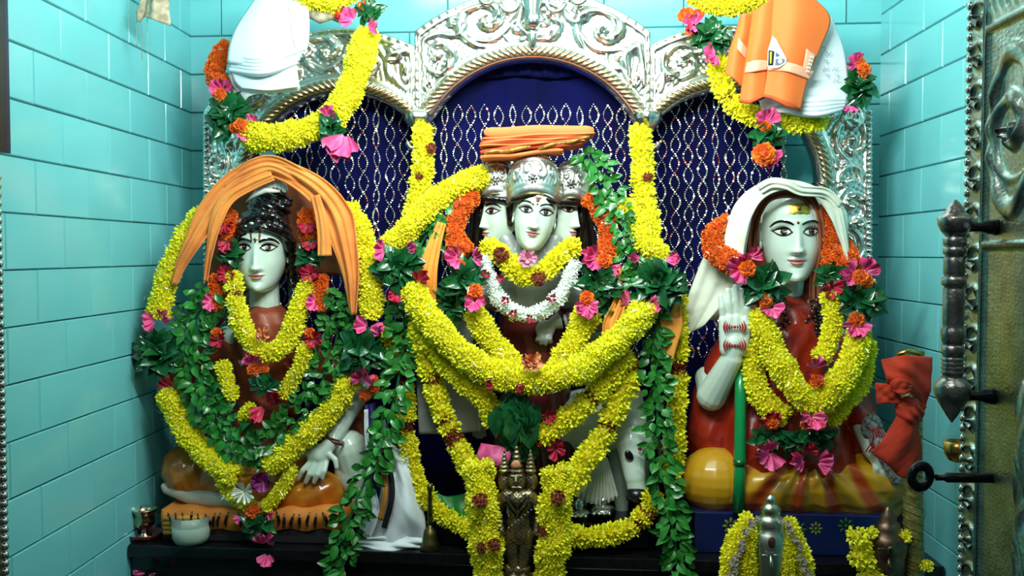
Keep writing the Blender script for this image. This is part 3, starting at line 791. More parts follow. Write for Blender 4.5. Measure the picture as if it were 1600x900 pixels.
blob('foot', [C((262, 764, Yb - .10), 9, (300, 776, Yb - .12), 13), C((300, 776, Yb - .12), 13, (380, 786, Yb - .15), 13), C((380, 786, Yb - .15), 12, (410, 788, Yb - .14), 9), E((258, 760, Yb - .10), (7, 7, 7))], .0036, 'skin_pale', L_, 3)
for q in (-3, 3):
    t = []
    for k in range(17):
        a = 2 * pi * k / 16; t.append(pw(520 + q + 15 * cos(a) * .9, 684 + q + 7 * cos(a), Yb - .13) + V((0, -m(15, 3) * sin(a), 0)))
    MB().tube(t, m(2.2, 3), 8).part('bangle', 'maroon_paint', L_)
# plinth with tiger skin
pl_ = MB(); A = []
for i in range(25):
    row = []
    for j in range(49):
        x = 252 + (534 - 252) * j / 48; f = i / 24
        row.append(pw(x, 796 + 32 * f + 2 * sin(j * .7), Yb - .20 - .012 * sin(f * pi)) + V((0, -.003 * sin(j * .9 + f * 4), 0)))
    A.append([row[0] + V((0, .25, 0))] + row + [row[-1] + V((0, .25, 0))])
tsk = pl_.grid([[p + V((0, .25, 0)) for p in A[0]]] + A).part('tiger_skin', 'tiger', L_)
st = MB()
rs = random.Random(11)
for k in range(22):
    x = 262 + k * 12.2 + rs.uniform(-3, 3); y = 799 + rs.uniform(-1, 4); w_s = rs.uniform(-6, 8)
    st.tube([pw(x, y, Yb - .213), pw(x + w_s * .6, y + 8, Yb - .218), pw(x + w_s, y + 16, Yb - .217), pw(x + w_s * .7, y + 24, Yb - .211)], [m(r, 3) for r in (.6, 2.6, 2.9, .6)], 6)
st.part('tiger_stripes', 'black_gloss', L_, kind='stuff')
b0 = pw(248, 828, Yb - .20); slab('idol_base', pw(254, 820, 3.045).x, pw(532, 820, 3.045).x, 3.045, 3.30, SZ + .001, pw(400, 800, 3.05).z, 'dark_cloth', None).name = 'base_tmp'
bt = bpy.data.objects['base_tmp']; bt.name = 'base'; bt.parent = L_; bt.location = -L_.location
# ---------------------------------------------------------------- right idol
R_ = thing('robed_marble_idol', 'seated marble idol in a red robe with raised hennaed palm and white head cloth', 'statue', V(pw(1230, 815, 3.15)))
Yr = 3.20
hR, FR_ = build_head(R_, (1236, 443), Yr, 152, yaw=-5, pitch=0, wide=1.0, nose=.315, mouth=.225, eye=.515, brow=.592, look=.3, bthick=.85)
put(MB().ball(FR_.pt(.0, .60, .004), V((.013, .008, .013)) * FR_.H, 10, 8), 'forehead_dot', 'tilak_red', hR)
g = []
for i in range(9):
    g.append([FR_.pt(-.085 + .20 * j / 16, .685 + .10 * i / 8 + .004 * sin(j * 1.3), .007 + .003 * sin(i * 2.4) ** 2) for j in range(17)])
fo = put(MB().grid(g), 'forehead_plate', 'gold_foil', hR, 'gold foil forehead plate')
put(MB().ball(FR_.pt(.015, .735, .012), V((.016, .008, .022)) * FR_.H, 10, 8), 'plate_stone', 'maroon_paint', hR)
Yb = 3.26
body = [C((1230, 420, Yb), 27, (1226, 490, Yb), 28), E((1226, 540, Yb), (90, 60, 30)), C((1226, 560, Yb), 60, (1226, 680, Yb), 58)]
body += [C((1112, 618, Yb - .10), 24, (1143, 562, Yb - .17), 17), C((1143, 560, Yb - .17), 16, (1146, 535, Yb - .18), 15)]
for ax, ay, bx_, by_ in ((1136, 546, 1130, 500), (1142, 546, 1140, 497), (1148, 546, 1151, 496), (1154, 544, 1161, 500), (1156, 546, 1166, 522)): body.append(C((ax, ay, Yb - .178), 12, (bx_, by_, Yb - .183), 7.5))
for bx, by, tx, ty, r in ((1130, 498, 1126, 462, 5.6), (1141, 494, 1137, 453, 6.0), (1152, 493, 1149, 448, 6.2), (1161, 496, 1160, 452, 5.8)):
    body += fing((bx, by, Yb - .18), ((bx + tx) / 2, (by + ty) / 2, Yb - .188), (tx, ty, Yb - .183), r)
body += fing((1165, 525, Yb - .18), (1173, 503, Yb - .20), (1170, 482, Yb - .205), 6.6)
body += [C((1330, 610, Yb - .04), 20, (1352, 660, Yb - .10), 18), C((1352, 662, Yb - .12), 20, (1370, 700, Yb - .15), 22), C((1370, 700, Yb - .15), 21, (1388, 735, Yb - .15), 16)]
for k, (tx, ty) in enumerate(((1368, 742), (1381, 752), (1393, 757), (1404, 752))): body += fing((1368 + k * 7, 722 - k * 3, Yb - .16), ((1370 + k * 8 + tx) / 2, (722 + ty) / 2, Yb - .17), (tx, ty, Yb - .16), 6)
body += [C((1104, 590, Yb), 18, (1110, 615, Yb - .06), 20)]
blob('body', body, .0036, 'marble', R_, 2)
rf = lambda c, n: .0045 * sin(c.x * 46 + c.z * 30) * max(0, -n.y + .3) + .0018 * sin(c.x * 110 - c.z * 60)
robe = [C((1226, 530, Yb), 74, (1226, 690, Yb), 84), C((1150, 560, Yb), 40, (1302, 560, Yb), 40), C((1145, 570, Yb), 42, (1118, 680, Yb), 44), C((1112, 620, Yb - .02), 30, (1102, 690, Yb + .02), 30),
        C((1302, 565, Yb), 42, (1338, 680, Yb - .03), 40), C((1318, 600, Yb - .05), 30, (1344, 650, Yb - .11), 23), C((1200, 560, Yb), 60, (1180, 720, Yb - .06), 56), C((1260, 560, Yb), 50, (1280, 720, Yb - .06), 56), C((1308, 590, Yb), 30, (1335, 640, Yb - .07), 26)]
blob('robe', robe, .0052, 'robe_red', R_, 4, rf)
lap = [E((1118, 750, Yb - .09), (56, 54, 52)), C((1122, 752, Yb - .09), 50, (1230, 762, Yb - .12), 42), C((1230, 760, Yb - .11), 44, (1350, 756, Yb - .08), 50), E((1362, 752, Yb - .06), (58, 54, 50)), C((1100, 785, Yb - .06), 22, (1390, 788, Yb - .06), 24), C((1150, 790, Yb - .13), 16, (1340, 792, Yb - .13), 18)]
def lapf(c, n):
    x, y = proj(c); d = atan2(y - 700, x - 1262)
    return .0075 * sin(d * 16 + (x - 1262) * .012) * max(0, min(1, (x - 1165) / 30))
lapo = blob('lap_cloth', lap, .0046, 'dhoti_yellow', R_, 4, lapf)
# painted red shading bands in the folds belong to the statue's paint
mt = MATS['dhoti_yellow'].copy(); mt.name = 'painted_lap'; nt = mt.node_tree; N = nt.nodes; Lk = nt.links; bs = N['Principled BSDF']
wv = N.new('ShaderNodeAttribute'); wv.attribute_name = 'fold_paint'
at = lapo.data.attributes.new('fold_paint', 'FLOAT', 'POINT'); o_l = origin(lapo); vals = []
for v in lapo.data.vertices:
    x, y = proj(v.co + o_l); d = atan2(y - 640, x - 1275); k = .5 + .5 * sin(d * 17 + .012 * (y - 700) + 1.2 * sin(y * .03))
    kl = 1 - max(0, min(1, (sqrt(((x - 1112) / 1.0) ** 2 + (y - 742) ** 2) - 42) / 14)); kl2 = .25 + .3 * sin((x * .6 + y) * .16)
    f = k if x > 1180 else (kl2 + (k - kl2) * max(0, (x - 1150) / 30) if x > 1150 else kl2); vals.append(max(f, kl))
at.data.foreach_set('value', vals)
rp = N.new('ShaderNodeValToRGB'); rp.color_ramp.elements[0].color = rgb(176, 70, 24); rp.color_ramp.elements[1].color = rgb(204, 150, 30); rp.color_ramp.elements[0].position = .1; rp.color_ramp.elements[1].position = .55
Lk.new(wv.outputs['Fac'], rp.inputs[0]); Lk.new(rp.outputs[0], bs.inputs['Base Color']); lapo.data.materials[0] = mt
# neck cloth and hood
blob('neck_cloth', [C((1196, 500, Yb - .03), 18, (1228, 512, Yb - .07), 16), C((1228, 512, Yb - .07), 16, (1262, 480, Yb - .04), 14), C((1262, 480, Yb - .04), 13, (1274, 420, Yb), 10), C((1200, 530, Yb - .05), 22, (1255, 530, Yb - .06), 24), C((1185, 430, Yb + .02), 10, (1190, 500, Yb), 12)], .0036, 'robe_red', R_, 2, lambda c, n: .002 * sin(c.z * 140 + c.x * 80))
hood = ribbon([(1172, 400, 3.22), (1177, 350, 3.20), (1190, 318, 3.13), (1206, 304, 3.10), (1232, 300, 3.085), (1262, 308, 3.10), (1278, 345, 3.115), (1281, 395, 3.13), (1272, 445, 3.15), (1276, 520, 3.14)], 16, 2.2, 5, 40, 12)
solid(MB().grid(hood).part('brown_hood', 'brown_cloth', R_), .004)
blob('hood_back', [E((1228, 380, Yb + .03), (56, 44, 84)), E((1228, 330, Yb - .01), (44, 34, 36))], .006, 'brown_cloth', R_, 3)
# beads
for path, r, nm in (([(1226, 480), (1229, 500), (1250, 510), (1268, 490), (1276, 470)], 4.5, 'rudraksha_necklace'), ([(1268, 470), (1276, 510), (1270, 545), (1255, 570), (1244, 540), (1222, 505)], 3.2, 'long_bead_necklace'), ([(1274, 470), (1283, 510), (1277, 550), (1258, 580)], 3.0, 'long_bead_necklace')):
    mb = MB(); cc = cr([pw(x, y, 3.12) for x, y in path], int(arclen([pw(x, y, 3.12) for x, y in path]) / m(r * 1.9, 3.12)))
    for p in cc: mb.ball(p, m(r, 3.12), 8, 6)
    mb.part(nm, 'maroon_paint' if r > 4 else 'black_gloss', R_)
# henna pattern on the raised palm and hanging hand
for (cx, cy, n, mir, YY) in ((1147, 511, 4, 1, 3.047), (1147, 540, 4, -1, 3.047)):
    mb = MB()
    for side in (-1, 1):
        for k in range(n):
            R = 5 + 4.2 * k; pts = []
            for j in range(7):
                q = math.radians(-38 + 76 * j / 6); pts.append(pw(cx + side * R * cos(q) * .95 + 1, cy + R * sin(q) * .9 * mir, YY + .0005 * abs(j - 3)))
            mb.tube(pts, [m(r, 3) for r in (.4, 1.1, 1.5, 1.7, 1.5, 1.1, .4)], 6)
    mb.ball(pw(cx + 1, cy, YY), m(2.6, 3), 8, 6)
    mb.part('henna_pattern', 'henna', R_)
mb = MB()
for k in range(5):
    pts = [pw(1358 + 4.6 * k + 7 * sin(j * .8), 666 + j * 8 + k, 3.062) for j in range(6)]; mb.tube(pts, m(1.1, 3), 6)
mb.part('henna_pattern', 'henna', R_)
blob('patterned_sole', [C((1372, 690, Yb - .175), 15, (1400, 748, Yb - .185), 10), E((1362, 668, Yb - .165), (17, 8, 22))], .0034, 'chalk_sole', R_, 3)
# green staff of the idol
stf = MB().tube([pw(1158, 560, 3.12), pw(1157, 620, 3.09), pw(1156, 735, 3.06), pw(1153, 800, 3.05)], [m(9, 3.1)] * 4, 20)
stf.part('green_staff', 'staff_green', R_)
MB().tube([pw(1156, 718, 3.062), pw(1156, 727, 3.062)], [m(10.3, 3.1)] * 2, 20).part('staff_joint', 'leaf_dark', R_)
# blue painted plinth
xa, xb = pw(1082, 820, 3.1).x, pw(1392, 820, 3.1).x; zt_ = pw(1235, 803, 3.06).z
o = slab('base', xa, xb, 3.06, 3.36, SZ + .001, zt_, 'navy_paint', None); o.parent = R_; o.location = -R_.location
yb_ = 3.058
for cx, cy, mt_, sc in ((1142, 822, 'paint_olive', 1), (1247, 828, 'paint_green', 1.1), (1275, 826, 'paint_olive', .8), (1322, 822, 'paint_green', 1), (1205, 828, 'paint_green', .8)):
    mb = MB()
    for k in range(8):
        q = k * pi / 4; mb.ball(pw(cx + 9 * sc * cos(q), cy + 9 * sc * sin(q), yb_), V((m(4.5 * sc, 3), .0012, m(2.4 * sc, 3))), 8, 5, Matrix.Rotation(q, 3, 'Y'))
    mb.ball(pw(cx, cy, yb_), V((m(3 * sc, 3), .002, m(3 * sc, 3))), 8, 5)
    mb.part('painted_flower', mt_, R_)
# ---------------------------------------------------------------- centre idol
M_ = thing('three_headed_marble_idol', 'standing three-headed marble idol wearing three domed silver crowns', 'statue', V(pw(835, 820, 3.22)))
Ym = 3.22
h0, F0 = build_head(M_, (827, 393), Ym - .03, 118, yaw=2, roll=9, wide=.93, nose=.31, mouth=.235, eye=.53, brow=.612, big=1.05, lipm='lip', bthick=.8)
hA, FA = build_head(M_, (786, 383), Ym + .06, 106, yaw=-56, roll=4, wide=.98, nose=.26, mouth=.17, eye=.50, brow=.58, big=1.1)
hB, FB = build_head(M_, (869, 383), Ym + .06, 108, yaw=50, roll=4, wide=.98, nose=.26, mouth=.17, eye=.50, brow=.58, big=1.1)
put(F0.brush([(0, .60), (0, .66), (0, .74)], lambda t: .018 + .05 * t, .006), 'forehead_ornament', 'maroon_paint', h0)
for dx, dz in ((0, .62), (0, .66), (-.03, .70), (.03, .70), (0, .70), (0, .745), (-.05, .74), (.05, .74)):
    put(MB().ball(F0.pt(dx, dz, .008), .012 * F0.H, 8, 6), 'ornament_stone', 'brass', h0)
for Fh, hh in ((FA, hA), (FB, hB)): put(FA.brush([(0, .58), (0, .70)], .03, .006), 'forehead_ornament', 'maroon_paint', hh)
hp_ = [E((832, 335, Ym + .07), (46, 34, 44)), E((772, 345, Ym + .09), (28, 34, 44)), E((893, 348, Ym + .09), (28, 34, 44)), C((795, 318, Ym - .03), 6, (797, 350, Ym - .01), 5), C((868, 318, Ym - .03), 6, (866, 352, Ym - .01), 5),
       C((745, 320, Ym + .05), 9, (742, 400, Ym + .08), 16), C((912, 320, Ym + .05), 9, (920, 400, Ym + .08), 16), C((756, 310, Ym - .02), 6, (800, 314, Ym - .03), 6), C((868, 316, Ym - .03), 6, (912, 318, Ym), 6),
       C((802, 312, Ym - .09), 5, (832, 305, Ym - .105), 5), C((832, 305, Ym - .105), 5, (866, 316, Ym - .09), 5)]
blob('hair', hp_, .0036, 'hair_black', M_, 2)
def dome(cx, yt, yr, Rx, Y0, tiltx=0, seed=0):
    """embossed silver crown dome; rim low at the sides, arched over the forehead"""
    g = []; nq, nh = 150, 70; c = pw(cx, yr, Y0); Hh = m(yr - yt, Y0); R = m(Rx, Y0)
    for i in range(nh + 1):
        t = i / nh; row = []
        for j in range(nq + 1):
            q = 2 * pi * j / nq; a = pi / 2 * t
            prof = (1.0 + .10 * sin(pi * min(1, t * 1.6))) * cos(a) ** .75 if t < 1 else .0
            hz = Hh * sin(a) ** .95
            s = q * R * 500; tt = t * 62
            e = 0
            if t < .10: e = .7 * abs(sin(q * 32)) * (1 if t > .03 else 0)
            elif t < .16: e = .2
            elif t < .55: e = 1.5 * sp(((s + 9) % 22) - 11, tt - 22, 11, 1.4, 1 if int((s + 9) / 22) % 2 else -1, 5) + .35 * sin(q * 46) * sin(t * 60)
            elif t < .62: e = .9
            else: e = 1.1 * abs(sin(q * 11 + t * 5)) * abs(sin(t * 28))
            rr = R * max(prof, .0) + m(e * 2.6, Y0) * (1 if t < .97 else 0)
            row.append(c + V((rr * cos(q), rr * sin(q) * .92, hz - m(9, Y0) * (sin(q) + 0) * -0 + (m(17, Y0) * max(0, -sin(q)) ** 2 * (1 - t)))) + V((m(tiltx, Y0) * t, 0, 0)))
        g.append(row)
    MB().grid(g).part('crown', 'silver_crown', M_)
    pts = [g[0][j] + V((0, 0, 0)) for j in range(0, nq + 1, 3)]
    MB().tube(pts, m(2.4, Y0), 8, False).part('crown_rim', 'brass_old', M_)
    g0 = g[14][int(nq * .75)]
    mb = MB().ball(g0 + V((0, -.004, 0)), m(3.2, Y0), 10, 8)
    for k in range(7): q = k * 2 * pi / 7; mb.ball(g0 + V((m(5.5, Y0) * cos(q), -.004, m(5.5, Y0) * sin(q))), m(2, Y0), 8, 6)
    mb.part('crown_jewel', 'silver_dark', M_)
dome(775, 250, 322, 32, Ym + .045, 3); dome(892, 252, 328, 31, Ym + .045, 1); dome(834, 240, 322, 41, Ym - .03, 0)
body = [C((828, 370, Ym), 20, (832, 425, Ym + .02), 24), C((790, 375, Ym + .03), 16, (815, 420, Ym + .03), 20), C((868, 375, Ym + .03), 16, (850, 420, Ym + .03), 20), C((745, 460, Ym + .05), 26, (920, 460, Ym + .05), 26),
        C((832, 450, Ym + .05), 54, (832, 560, Ym + .05), 44), C((832, 560, Ym + .05), 44, (835, 640, Ym + .05), 50), C((815, 650, Ym + .05), 34, (812, 790, Ym + .04), 20), C((860, 650, Ym + .05), 34, (868, 790, Ym + .04), 20)]
body += [C((925, 465, Ym + .04), 20, (940, 540, Ym), 16), C((940, 500, Ym - .02), 14, (868, 503, Ym - .07), 11), E((852, 515, Ym - .08), (16, 8, 15), (0, -40, 0))]
for k, (tx, ty) in enumerate(((838, 532), (845, 537), (853, 538), (861, 535))): body += fing((845 + k * 5, 520 + k, Ym - .085), ((845 + k * 5 + tx) / 2 - 1, 529, Ym - .095), (tx, ty, Ym - .085), 4)
body += [C((740, 465, Ym + .04), 20, (716, 560, Ym + .02), 16), C((716, 560, Ym + .02), 15, (742, 640, Ym - .03), 12), E((748, 655, Ym - .04), (12, 8, 16)),
         C((935, 540, Ym + .02), 15, (925, 620, Ym), 12), E((922, 636, Ym), (11, 8, 15))]
for k, (tx, ty) in enumerate(((740, 680), (746, 684), (752, 684), (758, 680))): body += fing((741 + k * 5, 662, Ym - .045), (741 + k * 5, 672, Ym - .055), (tx, ty, Ym - .05), 3.8)
for fx in (806, 872): body += [E((fx, 800, Ym - .02), (16, 30, 10)), C((fx, 790, Ym + .02), 16, (fx, 803, Ym - .05), 9)]
body += [('e', pw(x, 806, Ym - .10), (m(3.4, 3), m(5, 3), m(3.4, 3))) for x in (796, 803, 810, 817, 864, 871, 878, 885)]
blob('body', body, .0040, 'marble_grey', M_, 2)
blob('dark_garment', [C((832, 470, Ym + .06), 54, (832, 640, Ym + .06), 62), C((815, 640, Ym + .06), 46, (806, 740, Ym + .06), 50), C((860, 640, Ym + .06), 46, (872, 730, Ym + .06), 50)], .006, 'maroon_paint', M_, 3, lambda c, n: .003 * sin(c.x * 90))
for q in (0, 9): 
    t = [pw(880 + q + 3 * cos(2 * pi * k / 16), 503 + 13 * cos(2 * pi * k / 16), Ym - .06) + V((0, -m(13, 3) * sin(2 * pi * k / 16), 0)) for k in range(17)]
    MB().tube(t, m(2, 3), 8).part('bangle', 'maroon_paint' if q else 'silver_dark', M_)
mb = MB()
for k in range(24): x = 800 + k * 5; mb.ball(pw(x + 0, 500 - 8 * ((k - 12) / 12) ** 2 + 8, Ym - .045), m(1.6, 3), 6, 5)
mb.part('silver_bead_chain', 'silver_plain', M_)
# pleated silver-grey skirt end and silver sandals
g = []
for i in range(12):
    f = i / 11; row = []
    for j in range(61):
        u = j / 60; w0, w1 = 22, 66; x = 938 + (u - .5) * (w0 + (w1 - w0) * f) - 4 * f
        row.append(pw(x, 715 + 62 * f + 8 * sin(u * pi) * f, 3.13) + V((0, -m(3.2 * f * sin(u * 60) + 12 * sin(u * pi), 3.1), 0)))
    g.append(row)
solid(MB().grid(g).part('pleated_skirt_end', 'cream_cloth', M_), .003)
for cx, cy in ((905, 800), (942, 796)):
    mb = MB().ball(pw(cx, cy, 3.10), V((m(20, 3), m(24, 3), m(8, 3))), 14, 8)
    for k in range(4): mb.ball(pw(cx - 14 + k * 8, cy + 6, 3.06), V((m(4, 3), m(7, 3), m(4, 3))), 8, 6)
    mb.ball(pw(cx, cy - 12, 3.12), V((m(10, 3), m(12, 3), m(12, 3))), 10, 8)
    mb.part('silver_foot', 'silver_plain', M_)
slab('base', pw(690, 820, 3.1).x, pw(1010, 820, 3.1).x, 3.09, 3.38, SZ + .001, pw(830, 814, 3.10).z, 'granite', None, smooth=False) if 0 else None
o = slab('base', pw(690, 820, 3.1).x, pw(1012, 820, 3.1).x, 3.075, 3.345, SZ + .001, pw(830, 812, 3.10).z, 'granite', None); o.parent = M_; o.location = -M_.location
# cow standing behind the centre idol
CW = thing('marble_cow', 'white marble cow with dark muzzle behind the right side of the middle idol', 'cow', V(pw(960, 815, 3.26)))
Yc = 3.25
cow = [E((925, 660, Yc + .02), (80, 46, 54)), C((880, 660, Yc + .02), 46, (960, 655, Yc + .02), 46), C((975, 650, Yc), 34, (990, 672, Yc - .06), 28), C((978, 620, Yc + .02), 26, (992, 690, Yc - .08), 25), C((985, 690, Yc - .10), 24, (992, 745, Yc - .14), 17), C((992, 745, Yc - .14), 16, (996, 768, Yc - .145), 15),
       E((996, 692, Yc - .08), (27, 22, 20)), C((880, 690, Yc + .03), 20, (880, 810, Yc + .02), 9), C((905, 690, Yc + .06), 20, (908, 810, Yc + .06), 9), C((968, 690, Yc + .0), 20, (972, 810, Yc), 9), C((1000, 690, Yc + .05), 18, (1002, 810, Yc + .05), 9),
       C((968, 690, Yc - .07), 7, (950, 698, Yc - .06), 9), C((950, 698, Yc - .06), 9, (938, 712, Yc - .06), 4), C((1018, 690, Yc - .07), 7, (1038, 698, Yc - .06), 9)]
blob('body', cow, .0042, 'marble', CW, 3)
blob('muzzle', [E((995, 774, Yc - .160), (18, 16, 14))], .003, 'muzzle', CW, 2)
MB().ball(pw(983, 712, Yc - .165), V((m(6.5, 3), m(3.5, 3), m(9.5, 3))), 12, 8, Euler((0, -.5, 0)).to_matrix()).part('eye', 'black_gloss', CW)
MB().ball(pw(1000, 701, Yc - .165), V((m(3.5, 3), .003, m(3.5, 3))), 10, 8).part('forehead_mark', 'tilak_red', CW)
for sd in (-1, 1): MB().tube([pw(990 + sd * 12, 676, Yc - .06), pw(990 + sd * 20, 662, Yc - .06), pw(990 + sd * 18, 648, Yc - .07)], [m(r, 3) for r in (5, 4, 1.5)], 8).part('horn', 'muzzle', CW)
# ================================================================ flowers, leaves, garlands
def fl_mesh(name, npet, r0, r1, wd, mt, core, elev=-.35, curl=.0, jit=.25, seed=0):
    """pompom flower: narrow petals set over a dome, +Z outward"""
    rs = random.Random(seed); mb = MB(); ga_ = pi * (3 - sqrt(5))
    for k in range(npet):
        z = 1 - (1 - elev) * (k + .5) / npet; z += rs.uniform(-.06, .06); z = max(-.9, min(.99, z))
        a = ga_ * k + rs.uniform(-jit, jit); s = sqrt(1 - z * z)
        d = V((s * cos(a), s * sin(a), z)); t = d.cross(V((0, 0, 1))); t = t.normalized() if t.length > 1e-3 else V((1, 0, 0))
        L = r1 * rs.uniform(.85, 1.08); b = d * r0; md = d * (r0 + (L - r0) * .55) + V((0, 0, curl * .5)); e = d * L + V((0, 0, curl))
        up = d.cross(t) * wd * .35
        mb.add([b, md + t * wd + up, e, md - t * wd + up], [(0, 1, 2), (0, 2, 3)])
    npm = len(mb.f)
    mb.ball((0, 0, 0), r0 * 1.12, 6, 4)
    me = mesh(name, mb.v, mb.f, mt, False); me.materials.append(MATS[core])
    for i, p in enumerate(me.polygons):
        if i >= npm: p.material_index = 1
    return me
FM = {}
U = .00213                                          # metres per photo pixel at the idols
for s in range(3): FM.setdefault('yellow', []).append(fl_mesh('yellow_flower', 36, 6.5 * U, 12.6 * U, 2.3 * U, 'yellow_petal', 'yellow_core', -.3, 1 * U, seed=s))
for s in range(2): FM.setdefault('marigold', []).append(fl_mesh('marigold_flower', 60, 6 * U, 10.2 * U, 2.5 * U, 'marigold', 'marigold_core', -.4, 0, seed=s + 9))
FM['maroon'] = [fl_mesh('maroon_flower', 40, 5.5 * U, 9 * U, 2.2 * U, 'maroon_flower', 'maroon_flower', -.3, 0, seed=21)]
def jasmine_mesh(seed):
    mb = MB()
    for k in range(5):
        a = 2 * pi * k / 5 + seed; d = V((cos(a), sin(a), .35)); t = V((-sin(a), cos(a), 0)); L = 6.6 * U; w = 1.7 * U
        mb.add([V((0, 0, 0)), d * L * .55 + t * w, d * L, d * L * .55 - t * w], [(0, 1, 2), (0, 2, 3)])
    mb.tube([(0, 0, 0), (0, 0, -5 * U)], .7 * U, 4)
    return mesh('jasmine_flower', mb.v, mb.f, 'jasmine', False)
FM['jasmine'] = [jasmine_mesh(.0), jasmine_mesh(.6)]
def leaf_mesh(name, L, W, mt, fold=.35, bend=.25):
    """ovate leaf folded on its midrib, along +X, face +Z"""
    ws = (0, .62, .97, 1, .84, .5, 0); n = len(ws); vs = []; fs = []
    for i, w in enumerate(ws):
        x = L * i / (n - 1); z = -bend * L * (i / (n - 1)) ** 2; hw = W * w / 2
        vs += [(x, -hw, z + fold * hw), (x, 0, z), (x, hw, z + fold * hw)]
    for i in range(n - 1):
        for j in (0, 1): fs.append((i * 3 + j, (i + 1) * 3 + j, (i + 1) * 3 + j + 1, i * 3 + j + 1))
    return mesh(name, vs, fs, mt, True)
FM['leaf_dark'] = [leaf_mesh('leaf', 27 * U, 21 * U, 'leaf_dark', .55, .5), leaf_mesh('leaf', 24 * U, 18 * U, 'leaf_dark', .4, .3)]
FM['leaf_mid'] = [leaf_mesh('leaf', 19 * U, 13 * U, 'leaf_mid', .4, .3), leaf_mesh('leaf', 16 * U, 12 * U, 'leaf_mid', .3, .1), leaf_mesh('leaf', 22 * U, 12 * U, 'leaf_mid', .5, .4)]
def petal_mesh(name, L, W, mt, seed, ruff=.25):
    rs = random.Random(seed); g = []; n = 6; k = 6; a = [rs.uniform(0, 6) for _ in range(4)]
    for i in range(n + 1):
        t = i / n; w = W * (.32 + .9 * t - .30 * t ** 4) / 2
        row = []
        for j in range(k + 1):
            u = j / k * 2 - 1
            row.append(V((L * t * (1 - .10 * u * u * (1 if t > .8 else 0)) + L * .05 * sin(3 * u + a[3]) * t, w * u, ruff * W * (.35 * sin(u * 5.2 + a[0]) * t + .3 * sin(u * 2.4 + a[1] + 3 * t) * t + .35 * t * t))))
        g.append(row)
    mb = MB().grid(g); return mesh(name, mb.v, mb.f, mt, True)
FM['pink'] = [petal_mesh('pink_petal', 22 * U, 19 * U, 'pink_petal', s, .85) for s in range(4)]
FM['crimson'] = [petal_mesh('crimson_petal', 20 * U, 18 * U, 'crimson_petal', s + 5, .85) for s in range(3)]
FM['palepink'] = [petal_mesh('pale_pink_petal', 13 * U, 6 * U, 'pale_pink', s + 9, .5) for s in range(2)]
FM['purple'] = [petal_mesh('purple_petal', 22 * U, 24 * U, 'purple_petal', s + 15, .4) for s in range(3)]
FM['white'] = [petal_mesh('white_petal', 22 * U, 7 * U, 'white_eye', s + 25, .4) for s in range(2)]
FM['rose'] = [petal_mesh('rose_petal', 12 * U, 13 * U, 'peach_rose', s + 35, .4) for s in range(3)]
PN = dict(yellow='yellow_flower', marigold='marigold_flower', maroon='maroon_flower', jasmine='jasmine_flower', leaf_dark='leaf', leaf_mid='leaf', pink='pink_petal', crimson='crimson_petal', palepink='pale_pink_petal', purple='purple_petal', white='white_petal', rose='rose_petal')
VIEW = V((0, -1, .12)).normalized()
